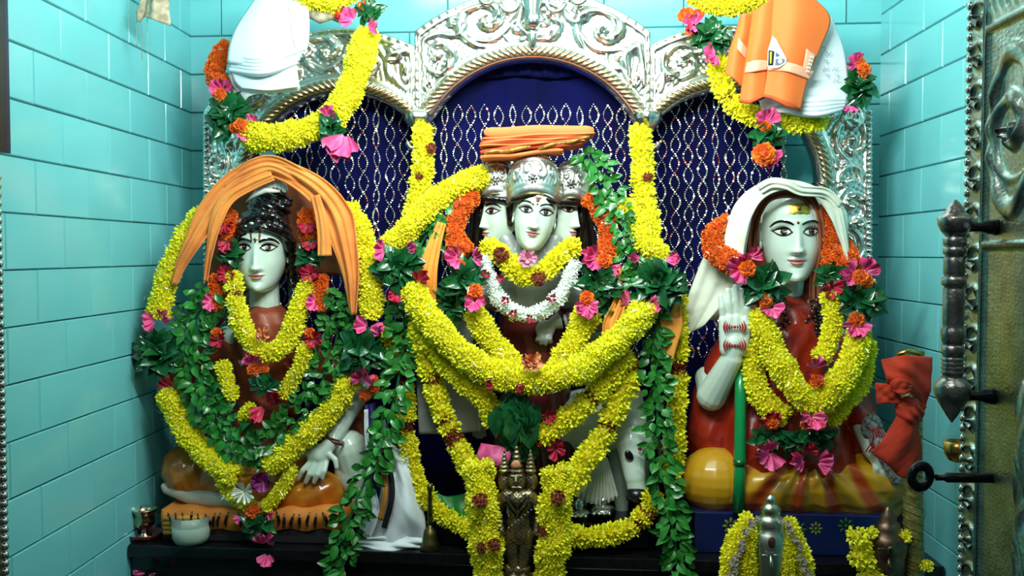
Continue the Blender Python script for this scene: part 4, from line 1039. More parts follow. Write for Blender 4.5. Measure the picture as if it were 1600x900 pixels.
class G:
    def __init__(s, name, label, cat, base, group=None, seed=0):
        s.b = pw(*base); s.t = thing(name, label, cat, s.b, group); s.rs = random.Random(seed + 100); s.n = {}; s.tin = MB(); s.ex = {}
    def put(s, kind, p, rot, sc=1.):
        k = s.n.get(kind, 0) + 1; s.n[kind] = k
        sc3 = sc if hasattr(sc, '__len__') else (sc, sc, sc)
        if k > 295:                                   # beyond the limit: joined into one extra part
            me = s.rs.choice(FM[kind]); mx = Matrix.LocRotScale(p - s.b, rot, V(sc3))
            s.ex.setdefault(kind, MB()).add([mx @ v.co for v in me.vertices], [tuple(f.vertices) for f in me.polygons]); return
        o = bpy.data.objects.new(PN[kind], s.rs.choice(FM[kind])); COL.objects.link(o); o.parent = s.t
        o.location = p - s.b; o.rotation_mode = 'QUATERNION'; o.rotation_quaternion = rot; o.scale = sc3
    def glint(s, p, n=1, R=.02):
        r = s.rs
        for _ in range(n):
            c = p + V((r.uniform(-R, R), -abs(r.uniform(.2 * R, R)), r.uniform(-R, R)))
            d = V((r.uniform(-1, 1), r.uniform(-.5, .5), r.uniform(-1, 1))).normalized(); e = V((r.uniform(-1, 1), r.uniform(-1, 1), r.uniform(-1, 1))).normalized()
            L = r.uniform(2, 7) * U; w = .55 * U
            s.tin.add([c - d * L, c + e * w, c + d * L, c - e * w], [(0, 1, 2), (0, 2, 3)])
    def rope(s, path, R, kind='yellow', sc=1., around=5, step=None, tin=.5, accents=(), acc='maroon', core=True):
        fr = {'yellow': 9.5, 'marigold': 9, 'jasmine': 6, 'maroon': 8}[kind] * sc
        Y = path[0][2]; pts = [pw(*p) for p in path]; L = arclen(cr(pts, 40)) / m(1, Y); step = step or fr * .95
        n = max(3, int(L / step)); c = cr(pts, n); off = m(max(0, R - fr * .85), Y); k = Y / 3.12
        ph0 = s.rs.uniform(0, 6)
        if core: MB().tube(cr(pts, max(6, n // 2)), m(max(2, R - fr * .9), Y), 8).part('garland_core', 'yellow_core' if kind == 'yellow' else ('marigold_core' if kind == 'marigold' else 'jasmine'), s.t)
        for i, p in enumerate(c):
            t = (c[min(i + 1, n)] - c[max(i - 1, 0)]).normalized(); a = t.cross(V((0, 1, 0))).normalized(); b = a.cross(t).normalized()
            if b.y > 0: b = -b
            isacc = any(abs(i / n - q) < .5 / n + .004 for q in accents)
            for j in range(around):
                q = 2 * pi * (j + .5 * (i % 2)) / around + s.rs.uniform(-.25, .25)
                d = a * cos(q) + b * sin(q)
                if d.y > .75: continue
                pos = p + d * (off * s.rs.uniform(.85, 1.1) * (1 + .13 * sin(i * .95 + ph0) + .08 * sin(i * .41 + 2 * ph0))) + t * m(s.rs.uniform(-2, 2), Y)
                nd = (d + V([s.rs.uniform(-.35, .35) for _ in range(3)]) + VIEW * .25).normalized()
                rot = nd.to_track_quat('Z', 'Y') @ Euler((0, 0, s.rs.uniform(0, 6))).to_quaternion()
                s.put(acc if isacc else kind, pos, rot, sc * k * s.rs.uniform(.88, 1.12))
            if s.rs.random() < tin * 2: s.glint(p + V((0, -off - .008, 0)), 2 + int(tin * 2), m(R, Y))
    def leafrope(s, path, W, per=5, step=8, sc=1., kind='leaf_mid', tin=.2):
        per += 2; sc *= .92
        pts = [pw(*p) for p in path]; Y = path[0][2]; L = arclen(cr(pts, 40)) / m(1, Y); n = int(L / step); c = cr(pts, n); r = s.rs
        MB().tube(cr(pts, max(6, n // 2)), m(2.2, Y), 6).part('string', 'leaf_dark', s.t)
        for i, p in enumerate(c):
            t = (c[min(i + 1, n)] - c[max(i - 1, 0)]).normalized(); a = t.cross(V((0, 1, 0))).normalized()
            for j in range(per):
                u = r.uniform(-1, 1); pos = p + a * m(u * W * .38, Y) + V((0, -m(r.uniform(0, 12) * (1 - .6 * u * u), Y), 0))
                dr = (a * (u + r.uniform(-.7, .7)) + t * r.uniform(-.4, 1.) + V((0, -r.uniform(0, .6), -.25))).normalized()
                s.leaf(kind, pos, dr, sc * r.uniform(.75, 1.2))
            if r.random() < tin: s.glint(p + V((0, -.02, 0)), 1, m(W * .4, Y))
    def leaf(s, kind, pos, d, sc):
        r = s.rs; up = (V((r.uniform(-.7, .7), -1, r.uniform(-.4, .9)))).normalized()
        z = (up - d * up.dot(d)).normalized(); y = z.cross(d)
        mx = Matrix((d, y, z)).transposed(); s.put(kind, pos, mx.to_quaternion(), sc)
    def leafball(s, x, y, Y, rx, ry, n=30, sc=1., kind='leaf_dark', fan=None):
        r = s.rs; c = pw(x, y, Y)
        MB().ball(c + V((0, m(6, Y), 0)), V((m(rx * .72, Y), m(min(rx, ry) * .5, Y), m(ry * .72, Y))), 12, 8).part('leaf_bundle_core', 'leaf_dark', s.t)
        for i in range(n):
            a = 2.4 * i + r.uniform(-.3, .3); q = sqrt((i + .5) / n)
            u, v = q * cos(a), q * sin(a)
            dome = sqrt(max(0, 1 - q * q * .9))
            d = V((u * .9 + r.uniform(-.3, .3), -.25 - .3 * r.random(), -v * .9 + r.uniform(-.3, .3))).normalized() if fan is None else (V(fan) + V((r.uniform(-.6, .6), -.3, r.uniform(-.5, .5)))).normalized()
            pos = c + V((m(u * rx * .72, Y), -m(min(rx, ry) * .55 * dome, Y), -m(v * ry * .72, Y))) - d * m(9, Y)
            s.leaf(kind, pos, d, sc * r.uniform(.8, 1.15))
        for _ in range(max(2, n // 5)): s.glint(c + V((0, -m(min(rx, ry) * .6, Y), 0)), 1, m(min(rx, ry) * .8, Y))
    def one(s, kind, x, y, Y, sc=1., d=None):
        nd = (V(d) if d else VIEW).normalized(); s.put(kind, pw(x, y, Y), nd.to_track_quat('Z', 'Y') @ Euler((0, 0, s.rs.uniform(0, 6))).to_quaternion(), sc)
    def burst(s, kind, x, y, Y, a0, a1, n=5, sc=1., lift=.35, r0=2):
        """petals fanned between angles a0..a1 (degrees, image anticlockwise)"""
        r = s.rs; c = pw(x, y, Y)
        for k in range(n):
            a = math.radians(a0 + (a1 - a0) * (k + .5) / n + r.uniform(-9, 9))
            d = V((cos(a), -lift - r.uniform(-.15, .25), sin(a))).normalized(); up = V((-.3 * cos(a), -1, -.3 * sin(a) + .2)).normalized()
            z = (up - d * up.dot(d)).normalized(); yv = z.cross(d)
            s.put(kind, c + d * m(r0, Y) + V((0, -m(k % 3, Y) * 1.5, 0)), Matrix((d, yv, z)).transposed().to_quaternion(), sc * r.uniform(.85, 1.12))
    def done(s):
        for k, mb in s.ex.items(): part('more_' + {'yellow': 'yellow_flowers', 'leaf_mid': 'leaves', 'jasmine': 'jasmine_flowers'}.get(k, 'leaves'), [v + s.b for v in mb.v], mb.f, FM[k][0].materials[0], s.t, False, kind='stuff')
        if s.tin.v: s.tin.part('tinsel', 'tinsel', s.t, smooth=False, kind='stuff')
        return s.t
# ---------------- left idol garlands
GY = 3.075
g = G('flower_garland', 'outer yellow garland of the left idol with leaf bunches and hanging pink tassel', 'garland', (400, 740, GY), seed=1)
g.rope([(316, 338, 3.13), (286, 380, 3.10), (262, 430, 3.08), (248, 488, GY)], 17)
g.rope([(545, 330, 3.13), (566, 370, 3.10), (578, 430, 3.08), (581, 488, GY)], 17)
g.burst('pink', 243, 500, GY - .02, 120, 260, 3, .9); g.burst('pink', 252, 500, GY - .02, -30, 90, 3, .8)
g.burst('pink', 578, 512, GY - .02, -50, 20, 3, 1.0); g.burst('pink', 574, 512, GY - .02, 130, 200, 2, .9)
g.leafball(250, 552, GY, 38, 46, 44); g.leafball(570, 545, GY, 36, 42, 40)
g.burst('crimson', 265, 604, GY - .02, 20, 160, 4, .8); g.burst('pink', 566, 592, GY - .02, -20, 200, 5, .9)
g.one('marigold', 583, 592, GY, .9); g.one('marigold', 570, 618, GY + .01, 1.0); g.one('marigold', 585, 608, GY + .02, 1.)
g.rope([(264, 616, GY), (283, 662, GY), (318, 706, GY - .02), (366, 742, GY - .05)], 18)
g.rope([(545, 598, GY), (515, 645, GY - .01), (470, 685, GY - .03), (424, 726, GY - .05)], 18)
g.rope([(345, 738, GY - .04), (360, 770, GY - .04), (395, 792, GY - .05)], 9, around=3)
g.rope([(455, 735, GY - .03), (440, 765, GY - .04), (418, 790, GY - .05)], 9, around=3)
g.burst('white', 382, 768, GY - .07, 0, 360, 11, .9, .5); g.burst('purple', 410, 752, GY - .07, 0, 360, 7, .75, .4)
g.one('marigold', 395, 800, GY - .07, 1.3); g.burst('pink', 378, 808, GY - .06, 150, 260, 2, .5); g.burst('pink', 418, 803, GY - .06, -80, 30, 2, .5)
g.leafball(405, 822, GY - .07, 28, 14, 16, .9)
g.burst('pink', 416, 848, GY - .09, 20, 160, 4, 1.0); g.burst('pink', 418, 866, GY - .09, 190, 340, 4, .9)
g.done()
g = G('leaf_garland', 'thick wreath of small green leaves on the chest of the left idol', 'garland', (400, 690, GY), seed=2)
g.leafrope([(335, 455, GY + .01), (305, 500, GY), (300, 560, GY), (318, 620, GY - .01), (355, 672, GY - .03), (402, 704, GY - .04), (446, 680, GY - .03), (484, 632, GY - .01), (512, 575, GY), (528, 520, GY + .01), (535, 460, GY + .02)], 66, 6, 8.6, 1.0)
g.done()
g = G('marigold_garland', 'orange marigold garland with pink petals and leaves inside the cloth of the left idol', 'garland', (350, 420, GY), seed=3)
for xs in ((358, 352, 342, 338, 344), (478, 482, 492, 500, 490)):
    a, b, c, d, e = xs
    g.rope([(a, 335, 3.14), (b, 368, 3.12)], 14, 'marigold', tin=.3); g.burst('crimson', b, 352, 3.10, 150, 390, 4, .7); g.burst('crimson', b + 4, 378, 3.09, 180, 360, 4, .75)
    g.leafball(c + 20 - (0 if a < 400 else 26), 398, 3.11, 22, 20, 16, .8); g.burst('crimson', c + 14 - (0 if a < 400 else 20), 428, 3.08, 0, 360, 6, .75)
    g.rope([(d, 436, 3.10), (d, 478, 3.08)], 13, 'marigold', tin=.3); g.burst('pink', d - 6, 472, 3.06, 100, 300, 4, .65); g.burst('crimson', e, 530, 3.06, 0, 360, 6, .7); g.one('marigold', e - 6, 520, 3.05, .9)
g.done()
g = G('flower_garland', 'yellow neck garland with a peach rose on the left idol', 'garland', (410, 560, GY), seed=4)
g.rope([(364, 434, 3.09), (368, 474, 3.065), (386, 525, 3.05), (414, 552, 3.04), (446, 535, 3.05), (464, 490, 3.065), (482, 445, 3.09)], 14, around=4, accents=(.1,))
g.rope([(350, 575, 3.07), (356, 598, 3.06), (362, 618, 3.06)], 10, around=3); g.rope([(480, 540, 3.06), (468, 575, 3.06), (452, 600, 3.06), (446, 612, 3.06)], 11, around=3); g.rope([(390, 640, 3.05), (382, 650, 3.05)], 7, around=3)
for k in range(3): g.burst('rose', 411, 522, 3.02 - .004 * k, 0 + 40 * k, 360 + 40 * k, 6, .95 - .28 * k, .5 + .5 * k)
g.burst('pink', 398, 566, 3.03, 0, 200, 5, .8); g.one('marigold', 396, 578, 3.02, 1.1); g.one('marigold', 412, 576, 3.03, .9)
g.leafball(415, 600, 3.04, 30, 14, 14, .8); g.burst('crimson', 420, 632, 3.03, 20, 60, 3, 1.3); g.burst('crimson', 412, 636, 3.03, 190, 260, 3, 1.2)
g.done()
# ---------------- centre idol garlands
g = G('flower_garland', 'broad yellow garland swung across the middle idol between two big leaf bunches', 'garland', (830, 590, 3.0), seed=5)
g.rope([(752, 276, 3.20), (712, 292, 3.16), (672, 322, 3.12), (640, 355, 3.08), (610, 382, 3.06)], 17)
g.rope([(975, 322, 3.16), (996, 352, 3.12), (1006, 380, 3.08), (1034, 398, 3.07)], 15)
g.burst('pink', 602, 390, 3.03, 110, 250, 3, .8); g.burst('pink', 634, 388, 3.03, -40, 60, 3, .7); g.burst('pink', 1000, 404, 3.04, 150, 200, 2, .9); g.burst('pink', 1040, 406, 3.03, -30, 20, 3, .9)
g.leafball(626, 418, 3.05, 38, 34, 42); g.leafball(1030, 446, 3.05, 42, 42, 50)
g.burst('crimson', 655, 440, 3.02, -10, 120, 4, .9); g.burst('crimson', 622, 458, 3.03, 150, 300, 3, .8); g.burst('pink', 984, 472, 3.01, 100, 200, 3, .8); g.burst('pink', 1012, 476, 3.01, -60, 60, 3, .9)
g.rope([(644, 456, 3.03), (672, 500, 3.0), (715, 548, 2.98), (770, 582, 2.97), (835, 594, 2.965), (900, 580, 2.97), (955, 540, 2.98), (990, 505, 3.0), (1008, 484, 3.02)], 20, around=6)
for k in range(3): g.burst('rose', 831, 565, 2.93 - .004 * k, 30 * k, 360 + 30 * k, 6, 1.25 - .38 * k, .5 + .5 * k)
g.done()
g = G('marigold_garland', 'orange marigold garland framing the three heads with yellow ends meeting below', 'garland', (830, 560, 3.05), seed=6)
g.rope([(737, 306, 3.19), (714, 335, 3.15), (712, 375, 3.12), (726, 395, 3.10)], 17, 'marigold', around=6, tin=.6)
g.rope([(926, 310, 3.19), (948, 340, 3.15), (952, 375, 3.12), (944, 405, 3.10)], 17, 'marigold', around=6, tin=.6)
g.burst('pink', 716, 402, 3.05, 100, 290, 5, 1.0); g.burst('pink', 738, 402, 3.05, -40, 60, 3, .8); g.one('marigold', 716, 414, 3.05, 1.1)
g.burst('pink', 932, 402, 3.05, 90, 270, 5, 1.0); g.one('marigold', 944, 408, 3.04, 1.3); g.burst('pink', 952, 418, 3.05, -60, 20, 2, .7)
g.leafball(728, 440, 3.07, 30, 34, 34, .95); g.leafball(708, 470, 3.09, 24, 34, 22, .95); g.leafball(934, 440, 3.07, 34, 34, 36, .95); g.leafball(950, 480, 3.09, 20, 26, 16, .9)
g.one('marigold', 742, 455, 3.02, 1.3); g.one('marigold', 917, 466, 3.02, 1.2); g.burst('pink', 742, 470, 3.02, 170, 370, 6, .8); g.burst('pink', 918, 476, 3.02, 170, 370, 6, .85)
g.rope([(742, 490, 3.07), (762, 524, 3.06), (790, 560, 3.05), (812, 590, 3.03)], 18, around=5); g.rope([(918, 492, 3.07), (900, 530, 3.06), (880, 562, 3.05), (862, 590, 3.03)], 19, around=5)
g.done()
g = G('flower_garland', 'short yellow neck garland with maroon flowers under the middle face', 'garland', (830, 440, 3.1), seed=7)
g.rope([(764, 388, 3.14), (785, 400, 3.11), (800, 418, 3.09), (825, 434, 3.08), (852, 425, 3.09), (872, 402, 3.11), (893, 388, 3.14)], 13, around=3, sc=1.4, tin=.1, step=11, accents=(.19, .58))
g.one('maroon', 783, 398, 3.07, 1.5); g.one('maroon', 841, 436, 3.05, 1.4)
for k in range(2): g.burst('palepink', 824, 404, 3.07 - .004 * k, 0, 360, 11, 1.2 - .4 * k, .6 + .4 * k)
g.done()
g = G('jasmine_garland', 'white jasmine garland with small red flowers on the middle idol', 'garland', (830, 490, 3.08), seed=8)
g.rope([(758, 402, 3.12), (766, 440, 3.09), (790, 478, 3.07), (828, 492, 3.06), (862, 476, 3.07), (884, 446, 3.09), (898, 412, 3.12)], 14, 'jasmine', 1., 7, 5.2, .1)
for x, y in ((760, 428), (782, 434), (802, 490), (828, 497), (862, 466), (790, 470)): g.burst('crimson', x, y, 3.04, 0, 360, 5, .38, .6)
g.done()
g = G('leaf_garland', 'long green leaf garland hanging down the right side of the middle idol', 'garland', (1030, 700, 3.06), seed=9)
g.leafrope([(912, 240, 3.18), (938, 270, 3.15), (955, 310, 3.13), (978, 362, 3.10), (992, 410, 3.08), (1012, 480, 3.08), (1022, 550, 3.06), (1026, 620, 3.04), (1030, 700, 3.01), (1042, 770, 2.98), (1052, 830, 2.96), (1060, 892, 2.94), (1064, 930, 2.94)], 42, 4, 9.6, 1.0)
g.done()
g = G('leaf_garland', 'long green leaf garland hanging down the left side of the middle idol', 'garland', (600, 700, 3.06), seed=10)
g.leafrope([(722, 300, 3.18), (690, 330, 3.14), (665, 370, 3.12), (645, 410, 3.10), (632, 480, 3.09), (628, 560, 3.07), (612, 640, 3.03), (590, 710, 3.0), (562, 770, 2.97), (540, 830, 2.95), (532, 885, 2.94), (530, 930, 2.94)], 44, 4, 9.6, 1.)
g.done()
g = G('flower_garland', 'yellow and maroon strand hanging from the left cusp of the arch', 'garland', (657, 250, 3.3), seed=11)
g.rope([(660, 205, 3.29), (662, 250, 3.28), (656, 300, 3.26), (648, 345, 3.2)], 15, around=3, sc=1.35, tin=.05, step=11); g.one('maroon', 674, 232, 3.25, 1.1); g.one('maroon', 655, 276, 3.24, .8); g.done()
g = G('flower_garland', 'yellow and maroon strand hanging from the right cusp of the arch', 'garland', (1003, 250, 3.3), seed=12)
g.rope([(1000, 208, 3.29), (1004, 250, 3.28), (1005, 300, 3.26), (1012, 345, 3.2), (1016, 385, 3.15)], 15, around=3, sc=1.35, tin=.05, step=11); g.one('maroon', 1012, 276, 3.24, 1.); g.one('maroon', 1006, 327, 3.22, 1.2); g.done()
g = G('flower_garland', 'long thin yellow and maroon garland looping low to the middle idol feet', 'garland', (830, 800, 3.1), seed=13)
g.rope([(655, 520, 3.07), (668, 565, 3.06), (680, 610, 3.06), (696, 660, 3.05), (716, 700, 3.04), (738, 735, 3.02)], 15, around=3, sc=1.35, tin=.1, accents=(.32, .62, .74), step=11)
g.rope([(982, 590, 3.06), (962, 635, 3.05), (942, 680, 3.04), (915, 720, 3.02), (892, 752, 3.0)], 17, around=3, sc=1.4, tin=.1, accents=(.42,), step=11)
g.rope([(610, 520, 3.12), (632, 600, 3.12), (636, 680, 3.11), (652, 752, 3.09), (690, 800, 3.06), (735, 828, 3.02)], 12, around=3, sc=1.2, tin=.0, accents=(.2, .42), step=11)
g.rope([(885, 836, 3.01), (930, 838, 3.01), (975, 828, 3.02), (1004, 808, 3.03), (1022, 780, 3.05)], 14, around=3, sc=1.35, tin=.0, accents=(.72, .85), step=11)
g.done()
g = G('flower_garland', 'thin yellow strand hanging beside the right leaf garland of the middle idol', 'garland', (1056, 600, 3.1), seed=14)
g.rope([(1056, 455, 3.13), (1060, 530, 3.12), (1058, 600, 3.12), (1056, 680, 3.12), (1050, 740, 3.12)], 13, around=3, sc=1.3, tin=.0, accents=(.42,), step=11); g.done()
g = G('flower_garland', 'yellow garland under the broad swag of the middle idol with a leaf pendant', 'garland', (830, 660, 3.04), seed=15)
g.rope([(655, 505, 3.05), (690, 560, 3.03), (728, 600, 3.02), (762, 630, 3.02), (770, 655, 3.02)], 14, around=4, sc=1.3, tin=.1, step=11)
g.rope([(975, 560, 3.04), (945, 600, 3.03), (905, 640, 3.02), (868, 665, 3.02), (852, 678, 3.02)], 16, around=4, sc=1.3, tin=.1, step=11, accents=(.45,))
g.burst('crimson', 778, 600, 2.955, 110, 200, 3, .95); g.burst('crimson', 800, 604, 2.955, -40, 30, 4, .95); g.burst('crimson', 838, 606, 2.97, -20, 60, 3, .8)
g.leafball(806, 648, 3.0, 42, 48, 40, 1.3, 'leaf_dark', (0, 0, -1)); g.leafball(812, 690, 3.02, 34, 30, 18, 1.1, 'leaf_dark', (0, 0, -1))
g.burst('crimson', 858, 650, 3.0, 0, 360, 5, .6); g.burst('crimson', 868, 700, 3.02, 0, 360, 5, .8); g.one('marigold', 842, 690, 3.01, 1.)
g.done()
# ---------------- right idol garlands
g = G('marigold_garland', 'orange marigold garland with leaf bunches and a yellow loop on the right idol', 'garland', (1270, 620, 3.05), seed=16)
g.rope([(1138, 350, 3.16), (1116, 366, 3.13), (1118, 395, 3.10), (1146, 412, 3.07)], 17, 'marigold', around=6, tin=.5)
g.rope([(1288, 328, 3.16), (1300, 362, 3.14), (1318, 400, 3.11), (1330, 418, 3.09)], 19, 'marigold', around=6, tin=.5); g.rope([(1290, 345, 3.17), (1292, 380, 3.15), (1298, 410, 3.12)], 14, 'marigold', tin=.3)
g.burst('pink', 1158, 418, 3.03, 60, 280, 6, 1.1); g.burst('pink', 1172, 402, 3.04, -20, 80, 3, .8); g.one('marigold', 1168, 420, 3.01, 1.4)
g.burst('pink', 1334, 428, 3.04, 90, 260, 4, 1.1); g.burst('pink', 1352, 424, 3.04, -20, 100, 4, 1.0); g.one('marigold', 1344, 434, 3.02, 1.3); g.one('marigold', 1354, 440, 3.03, 1.1)
g.leafball(1190, 445, 3.05, 30, 28, 28, 1.1); g.leafball(1206, 462, 3.07, 20, 18, 12, .9); g.leafball(1345, 468, 3.06, 34, 30, 34, 1.); g.leafball(1302, 432, 3.10, 24, 20, 18, .9)
g.burst('crimson', 1300, 450, 3.06, 0, 360, 5, .8); g.one('marigold', 1196, 470, 3.02, 1.2); g.burst('pink', 1206, 480, 3.02, 180, 380, 5, .7)
g.one('marigold', 1338, 500, 3.02, 1.3); g.burst('pink', 1338, 508, 3.02, 180, 370, 6, .85)
g.rope([(1186, 494, 3.04), (1204, 540, 3.02), (1232, 590, 3.0), (1262, 626, 2.99), (1290, 622, 2.99), (1316, 590, 3.0), (1334, 555, 3.02), (1342, 524, 3.04)], 18, around=6, tin=.4)
g.rope([(1298, 465, 3.07), (1302, 500, 3.06), (1296, 530, 3.05), (1282, 556, 3.04)], 13, around=4, tin=.2)
g.burst('pink', 1274, 575, 2.98, 30, 150, 3, .9); g.burst('crimson', 1274, 585, 2.98, 180, 360, 3, .6); g.one('marigold', 1276, 596, 2.97, 1.1)
g.burst('pink', 1268, 650, 2.96, 150, 390, 6, .9); g.one('marigold', 1262, 662, 2.96, 1.1); g.one('marigold', 1280, 662, 2.96, 1.1)
g.done()
g = G('flower_garland', 'second yellow garland behind the front loop on the right idol ending in a leaf band', 'garland', (1230, 690, 3.04), seed=17)
g.rope([(1176, 540, 3.09), (1178, 590, 3.08), (1196, 630, 3.06), (1222, 650, 3.05)], 16, around=4, tin=.1); g.rope([(1352, 540, 3.09), (1346, 590, 3.08), (1318, 630, 3.05), (1300, 650, 3.05)], 14, around=4, tin=.1)
g.leafball(1200, 685, 3.04, 28, 14, 18, .85); g.leafball(1240, 686, 3.03, 34, 15, 22, .85); g.leafball(1278, 682, 3.04, 28, 14, 18, .85); g.leafball(1356, 590, 3.10, 10, 24, 8, .8)
g.one('marigold', 1206, 660, 3.01, 1.2); g.burst('crimson', 1204, 658, 3.02, 20, 200, 5, .8); g.burst('pink', 1202, 706, 3.0, 60, 330, 6, 1.05); g.burst('pink', 1256, 718, 3.0, 130, 240, 4, .95); g.burst('pink', 1278, 722, 3.0, -60, 60, 4, .95); g.burst('crimson', 1262, 706, 3.0, 0, 180, 4, .7)
g.done()
# ---------------- garlands on the arch
g = G('flower_garland', 'yellow garland curving over the upper left arch lobe with pink petal tassel', 'garland', (470, 210, 3.25), seed=18)
g.rope([(574, 56, 3.27), (560, 100, 3.25), (542, 150, 3.24), (515, 188, 3.23), (470, 208, 3.23), (420, 216, 3.23), (390, 212, 3.24)], 20, around=6, tin=.15)
g.burst('pink', 552, 32, 3.22, 60, 220, 4, .9); g.burst('pink', 575, 44, 3.22, -40, 60, 3, .8); g.one('marigold', 530, 22, 3.22, 1.); g.one('marigold', 566, 10, 3.24, 1.); g.leafball(578, 20, 3.25, 20, 20, 16, .8); g.burst('crimson', 534, 22, 3.22, 0, 360, 4, .6)
g.burst('pink', 386, 210, 3.21, 180, 270, 2, .7); g.burst('pink', 394, 190, 3.20, 0, 130, 3, .6); g.one('marigold', 376, 196, 3.19, 1.3); g.one('marigold', 366, 200, 3.20, 1.)
g.leafball(362, 172, 3.21, 34, 24, 34, 1.); g.leafball(352, 195, 3.23, 20, 24, 16, 1.); g.one('marigold', 344, 148, 3.18, 1.2); g.burst('pink', 348, 142, 3.19, 0, 200, 6, .9)
g.rope([(346, 132, 3.24), (336, 115, 3.26), (342, 92, 3.29), (352, 76, 3.31)], 15, 'marigold', tin=.1)
g.burst('pink', 512, 184, 3.18, 0, 120, 4, .8); g.leafball(520, 203, 3.19, 18, 22, 16, .95); g.burst('pink', 540, 212, 3.17, 200, 300, 4, 1.9, .2)
g.done()
g = G('flower_garland', 'heap of yellow flowers hanging from above over the upper left of the arch', 'garland', (500, 0, 3.2), seed=19)
g.rope([(452, -14, 3.22), (480, -2, 3.2), (515, 0, 3.2), (548, -14, 3.22)], 16, around=6, tin=0); g.done()
g = G('flower_garland', 'heap of yellow flowers hanging from above over the upper right of the arch', 'garland', (1140, 0, 3.2), seed=20)
g.rope([(1088, -12, 3.22), (1118, 2, 3.2), (1160, 2, 3.2), (1200, -12, 3.22)], 18, around=6, tin=0); g.done()
g = G('flower_garland', 'thin yellow garland under the orange and white cloths at the upper right', 'garland', (1180, 190, 3.25), seed=21)
g.rope([(1124, 100, 3.27), (1128, 130, 3.26), (1146, 165, 3.25), (1190, 184, 3.24), (1240, 192, 3.24), (1282, 188, 3.25)], 13, around=3, sc=1.35, tin=.0, accents=(.3,), step=11)
g.one('marigold', 1072, 24, 3.2, 1.4); g.burst('pink', 1084, 40, 3.2, 30, 300, 6, .8); g.one('marigold', 1090, 24, 3.2, 1.1); g.one('marigold', 1078, 48, 3.2, .9); g.leafball(1108, 58, 3.22, 30, 22, 26, .95); g.burst('pink', 1118, 85, 3.19, 120, 280, 5, .9)
g.burst('pink', 1198, 192, 3.18, 0, 180, 5, .9); g.one('marigold', 1196, 198, 3.17, 1.); g.leafball(1196, 212, 3.19, 26, 14, 20, .9); g.burst('pink', 1196, 244, 3.20, 170, 380, 6, 1.05); g.one('marigold', 1194, 241, 3.15, 1.9)
g.burst('pink', 1340, 100, 3.2, 60, 260, 5, .8); g.one('marigold', 1350, 110, 3.18, 1.2); g.one('marigold', 1344, 98, 3.2, .9); g.leafball(1340, 138, 3.2, 20, 26, 24, .95); g.burst('pink', 1328, 165, 3.19, 200, 330, 3, .6)
g.done()
# ================================================================ cloths
def cloth(name, label, parts_, cat='cloth', group=None):
    """parts_: list of (part name, grid, material, thickness)"""
    ps = [p for _, gd, _, _ in parts_ for row in gd for p in row]; c = sum(ps, V()) / len(ps)
    if len(parts_) == 1:
        nm, gd, mt, th = parts_[0]; mb = MB().grid(gd); o = mb.single(name, mt, label, cat, group); return solid(o, th)
    t = thing(name, label, cat, c, group)
    for nm, gd, mt, th in parts_: solid(MB().grid(gd).part(nm, mt, t), th)
    return t
w_ = lambda a, b, c: (lambda s: a + (b - a) * s * 2 if s < .5 else b + (c - b) * (s - .5) * 2)
cloth('orange_shawl', 'folded orange cloth hanging like a tent over the left idol head', [
    ('left_fold', ribbon([(418, 262, 3.10), (385, 272, 3.09), (352, 298, 3.08), (325, 335, 3.07), (300, 380, 3.05), (282, 415, 3.05), (272, 445, 3.05)], w_(28, 40, 10), 1.5, 7, 50, 26), 'orange_cloth', .004),
    ('left_inner_fold', ribbon([(425, 272, 3.08), (395, 285, 3.07), (358, 308, 3.06), (338, 345, 3.05), (327, 395, 3.05), (321, 440, 3.05)], w_(20, 22, 8), 1.6, 4, 50, 16, ph=1), 'orange_cloth', .004),
    ('ridge_fold', ribbon([(352, 292, 3.10), (385, 268, 3.08), (420, 256, 3.08), (455, 268, 3.08), (490, 292, 3.10)], 26, 1.4, 6, 40, 20, ph=2), 'orange_cloth', .004),
    ('right_fold', ribbon([(425, 262, 3.10), (460, 274, 3.08), (498, 300, 3.06), (524, 335, 3.05), (538, 380, 3.04), (548, 430, 3.04), (552, 492, 3.05)], w_(26, 50, 10), 1.5, 8, 56, 28), 'orange_cloth', .004),
    ('hanging_end', ribbon([(492, 306, 3.04), (500, 335, 3.03), (505, 365, 3.03), (507, 400, 3.03)], w_(14, 18, 22), 1.2, 3, 30, 12), 'orange_cloth', .004),
    ('back_veil', patch([[(348, 300, 3.28), (420, 268, 3.24), (500, 305, 3.28)], [(325, 360, 3.30), (420, 340, 3.32), (525, 360, 3.30)], [(320, 430, 3.32), (420, 430, 3.34), (535, 430, 3.32)]], 30, 24, lambda u, v: .006 * sin(u * 26)), 'brown_cloth', .003)])
fw = lambda a, k: (lambda u, v: a * sin(u * k + v * 3) + a * .5 * sin(u * k * 2.3 + 1))
